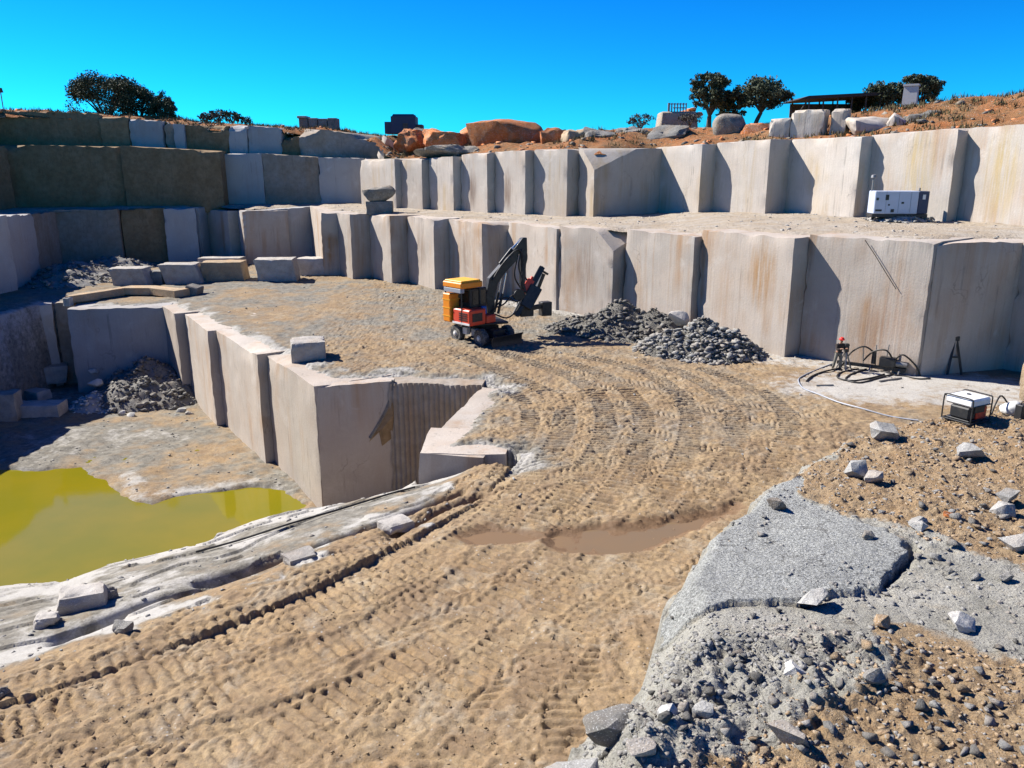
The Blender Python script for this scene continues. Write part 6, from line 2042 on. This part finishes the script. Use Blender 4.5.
# drill bar: machine on a slide lying along the wall
dx_, dy_ = onz(880, 374, 0)
BAR = thing('drill_bar', 'dark drilling machine on a low slide bar at the foot of the wall', 'drilling machine', (dx_, dy_, floor_z(dx_, dy_)), math.radians(-35))


def db(name, fn, mat, bevel=0.0):
    mb = MB(); fn(mb); return mb.build(name, M[mat], BAR, bevel=bevel)


db('slide_bar', lambda m: (m.bar((-2.2, 0, 0.25), (1.2, 0, 0.25), 0.14, 0.18), m.bar((-2.2, 0.35, 0.2), (1.0, 0.35, 0.2), 0.08)), 'black')
for xx in (-1.9, -0.5, 0.9):
    db('support_leg', lambda m: (m.bar((xx, 0, 0.3), (xx, -0.4, 0.0), 0.06), m.bar((xx, 0, 0.3), (xx, 0.4, 0.0), 0.06)), 'steel')
db('motor', lambda m: m.box((0.3, 0, 0.60), (0.8, 0.45, 0.5)), 'black', 0.05)
db('drill_head', lambda m: m.cyl((0.7, 0, 0.55), (1.25, 0, 0.55), 0.16, 12), 'steel')
db('drill_head', lambda m: m.cyl((-0.4, 0, 0.40), (-0.4, 0, 1.05), 0.11, 12), 'black')
for k, (a, b) in enumerate((((-0.9, 0.1, 0.3), (-1.0, 0.1, 1.25)), ((-0.3, 0.1, 0.3), (-0.35, 0.1, 1.4)), ((0.2, 0.1, 0.8), (0.25, 0.1, 1.5)))):
    db('guide_rod', lambda m: m.tube([a, b], 0.03, 6), 'steel')
for h in ([(0.5, 0, 0.8), (0.2, -0.3, 1.25), (-0.4, -0.2, 1.1), (-0.9, 0, 0.5)], [(0.6, 0, 0.7), (1.0, -0.2, 1.1), (1.6, 0, 0.6), (1.9, 0.1, 0.05)], [(-0.4, 0, 1.0), (-0.9, -0.2, 1.3), (-1.5, -0.2, 0.9), (-1.9, -0.3, 0.1)]):
    db('hose', lambda m: m.tube(smooth_path(h, 0.1), 0.045, 7), 'hose')
# jackleg drill the man holds
jx, jy = onz(844, 371, 0)
JL = thing('rock_drill', 'dark hand-held rock drill on a splayed leg stand by the driller', 'rock drill', (jx, jy, floor_z(jx, jy)))
for a in (0.3, 2.4, 4.5):
    mb = MB(); mb.bar((0.0, 0, 1.05), (0.42 * math.cos(a), 0.42 * math.sin(a), 0.0), 0.06); mb.build('leg', M['steel'], JL)
mb = MB(); mb.box((0, 0, 1.18), (0.22, 0.20, 0.46)); mb.cyl((0, 0, 0.95), (0, 0, 0.65), 0.07, 10); mb.build('drill_body', M['black'], JL, bevel=0.04)
mb = MB(); mb.tube([(-0.30, -0.02, 1.30), (0.16, 0.02, 1.30)], 0.025, 8); mb.build('handle', M['steel'], JL)
mb = MB(); mb.cyl((0, 0, 0.66), (0.0, 0, 0.0), 0.022, 8); mb.build('drill_rod', M['steel'], JL)
# rod leaning on the shaded wall
rx_, ry_ = onz(952, 376, 0)
LR = thing('drill_stand', 'dark narrow stand leaning on the shaded wall at the right', 'stand', (rx_, ry_ - 0.05, floor_z(rx_, ry_)))
mb = MB(); mb.bar((-0.35, -0.1, 0), (0.0, 0.25, 1.9), 0.10); mb.build('leg', M['black'], LR)
mb = MB(); mb.bar((0.40, -0.1, 0), (0.05, 0.25, 1.9), 0.10); mb.build('leg', M['black'], LR)
mb = MB(); mb.box((0.02, 0.24, 1.85), (0.35, 0.18, 0.25)); mb.build('head', M['black'], LR, bevel=0.03)
mb = MB(); mb.bar((-0.2, 0.08, 0.9), (0.24, 0.08, 0.9), 0.07); mb.build('crossbar', M['black'], LR)
# rope hanging down the lit wall
aS, bS = I_low[-1], O_low[-1][0]
tS = unit(bS[0] - aS[0], bS[1] - aS[1]); nS = (tS[1], -tS[0])


def on_S9(px, py, out):
    d = ray(px, py)
    t = (aS[0] * nS[0] + aS[1] * nS[1]) / (d[0] * nS[0] + d[1] * nS[1])
    return Vector((d[0] * t + nS[0] * out, d[1] * t + nS[1] * out, CAM_H + d[2] * t))


mb = MB(); mb.tube([on_S9(866, 240, 0.10), on_S9(876, 255, 0.10), on_S9(887, 273, 0.10), on_S9(897, 289, 0.10)], 0.02, 6)
tag(mb.build('cable', M['hose']), 'dark cable hanging slantwise down the lit lower wall', 'cable')
# wire along the rock shelf
pts = []
for px, py in [(196, 553), (240, 541), (290, 526), (340, 510), (385, 496), (415, 488)]:
    lo, hi = 18.0, 45.0
    best = None
    for k in range(400):
        y = 18 + k * 0.06
        x, _, z = at_y(px, py, y)
        if z <= floor_z(x, y) + 0.04:
            best = (x, y, floor_z(x, y) + 0.07); break
    if best:
        pts.append(best)
mb = MB(); mb.tube(smooth_path(pts, 0.3), 0.035, 6)
tag(mb.build('cable', M['hose']), 'dark cable stretched along the pale rock shelf above the water', 'cable')

# ------------------------------------------------------------------ the driller
def skin_obj(name, verts, edges, radii, mat, parent, root_i=0, sub=2):
    me = bpy.data.meshes.new(name)
    me.from_pydata(verts, edges, [])
    o = link(name, me, mat, parent)
    m = o.modifiers.new('skin', 'SKIN')
    m.use_smooth_shade = True
    for i, r in enumerate(radii):
        sv = me.skin_vertices[0].data[i]
        sv.radius = (r, r) if not isinstance(r, tuple) else r
        sv.use_root = (i == root_i)
    s_ = o.modifiers.new('sub', 'SUBSURF'); s_.levels = sub; s_.render_levels = sub
    return o


mx_, my_ = onz(836.5, 372, 0)
MAN = thing('person', 'person in dark jacket and red helmet standing by the rock drill', 'person', (mx_, my_, floor_z(mx_, my_)), math.radians(-75))
# local: +x is where the person looks
M['skin'] = paint('skin', (0.30, 0.16, 0.10), 0.6, dirt=0.1)
M['jacket'] = paint('dark_jacket', (0.030, 0.022, 0.020), 0.9, dirt=0.2)
M['trousers'] = paint('dusty_trousers', (0.16, 0.155, 0.13), 0.9, dirt=0.4)
M['boot'] = paint('boots', (0.05, 0.04, 0.03), 0.8, dirt=0.5)
M['helmet'] = paint('red_helmet', (0.62, 0.03, 0.02), 0.35, dirt=0.1)
bv = [(0, 0, 0.95), (0.03, 0, 1.15), (0.07, 0, 1.36), (0.10, 0, 1.47), (0.13, 0, 1.55), (0.15, 0, 1.66),
      (0.02, 0.09, 0.90), (0.10, 0.12, 0.50), (0.04, 0.13, 0.09), (0.18, 0.14, 0.04),
      (0.0, -0.09, 0.90), (-0.04, -0.14, 0.50), (-0.14, -0.15, 0.09), (0.0, -0.16, 0.04),
      (0.07, 0.19, 1.38), (0.16, 0.25, 1.15), (0.36, 0.16, 1.22), (0.43, 0.14, 1.25),
      (0.07, -0.19, 1.38), (0.16, -0.25, 1.15), (0.36, -0.16, 1.22), (0.43, -0.14, 1.25)]
be = [(0, 1), (1, 2), (2, 3), (3, 4), (4, 5), (0, 6), (6, 7), (7, 8), (8, 9), (0, 10), (10, 11), (11, 12), (12, 13), (2, 14), (14, 15), (15, 16), (16, 17), (2, 18), (18, 19), (19, 20), (20, 21)]
br = [0.13, 0.12, 0.13, 0.06, 0.075, 0.085, 0.09, 0.062, 0.045, 0.04, 0.09, 0.062, 0.045, 0.04, 0.065, 0.047, 0.034, 0.038, 0.065, 0.047, 0.034, 0.038]
# fingers on both hands
for h, sg in ((17, 1), (21, -1)):
    hx, hy, hz_ = bv[h]
    for k in range(4):
        b = len(bv)
        yo = (k - 1.5) * 0.018
        bv += [(hx + 0.05, hy + yo, hz_ + 0.02), (hx + 0.085, hy + yo, hz_ - 0.005 - 0.004 * k), (hx + 0.065, hy + yo, hz_ - 0.04)]
        be += [(h, b), (b, b + 1), (b + 1, b + 2)]
        br += [0.010, 0.009, 0.008]
    b = len(bv)
    bv += [(hx + 0.02, hy - sg * 0.04, hz_ + 0.01), (hx + 0.05, hy - sg * 0.045, hz_ - 0.015)]
    be += [(h, b), (b, b + 1)]
    br += [0.011, 0.009]
body = skin_obj('body', bv, be, br, M['skin'], MAN)
skin_obj('jacket', [(-0.01, 0, 0.84), (0.03, 0, 1.15), (0.07, 0, 1.37), (0.09, 0, 1.46), (0.07, 0.19, 1.38), (0.16, 0.25, 1.15), (0.34, 0.17, 1.21), (0.07, -0.19, 1.38), (0.16, -0.25, 1.15), (0.34, -0.17, 1.21)],
         [(0, 1), (1, 2), (2, 3), (2, 4), (4, 5), (5, 6), (2, 7), (7, 8), (8, 9)], [0.16, 0.15, 0.155, 0.075, 0.085, 0.065, 0.05, 0.085, 0.065, 0.05], M['jacket'], MAN)
skin_obj('trousers', [(0, 0, 0.95), (0.02, 0.09, 0.88), (0.10, 0.12, 0.50), (0.05, 0.13, 0.12), (0.0, -0.09, 0.88), (-0.04, -0.14, 0.50), (-0.13, -0.15, 0.12)],
         [(0, 1), (1, 2), (2, 3), (0, 4), (4, 5), (5, 6)], [0.145, 0.105, 0.08, 0.07, 0.105, 0.08, 0.07], M['trousers'], MAN)
for fx_, fy_ in ((0.06, 0.13), (-0.12, -0.155)):
    mb = MB(); mb.box((fx_ + 0.06, fy_, 0.055), (0.28, 0.10, 0.11), None, 0.85); mb.box((fx_ - 0.02, fy_, 0.14), (0.11, 0.10, 0.12)); mb.build('boot', M['boot'], MAN, bevel=0.025)
mb = MB()
mb.lathe((0.145, 0, 1.68), (0.1, 0, 1), [(-0.01, 0.155), (0.0, 0.16), (0.02, 0.125), (0.06, 0.12), (0.10, 0.095), (0.125, 0.05), (0.132, 0.01)], 24)
hm = mb.build('helmet', M['helmet'], MAN)
mb = MB(); mb.box((0.30, 0, 1.68), (0.08, 0.16, 0.015)); mb.build('peak', M['helmet'], hm, bevel=0.004)
mb = MB(); mb.add([(0.235, -0.015, 1.655), (0.235, 0.015, 1.655), (0.262, 0, 1.625), (0.235, 0, 1.615), (0.225, 0, 1.67)], [(0, 2, 4), (4, 2, 1), (0, 3, 2), (2, 3, 1), (0, 4, 1, 3)]); mb.build('nose', M['skin'], body)
for sy in (-1, 1):
    mb = MB(); mb.box((0.225, sy * 0.032, 1.665), (0.02, 0.022, 0.012)); mb.build('eye', M['black'], body)
    mb = MB(); mb.box((0.15, sy * 0.088, 1.65), (0.04, 0.02, 0.06)); mb.build('ear', M['skin'], body, bevel=0.008)
mb = MB(); mb.box((0.222, 0, 1.600), (0.02, 0.045, 0.010)); mb.build('mouth', M['boot'], body)
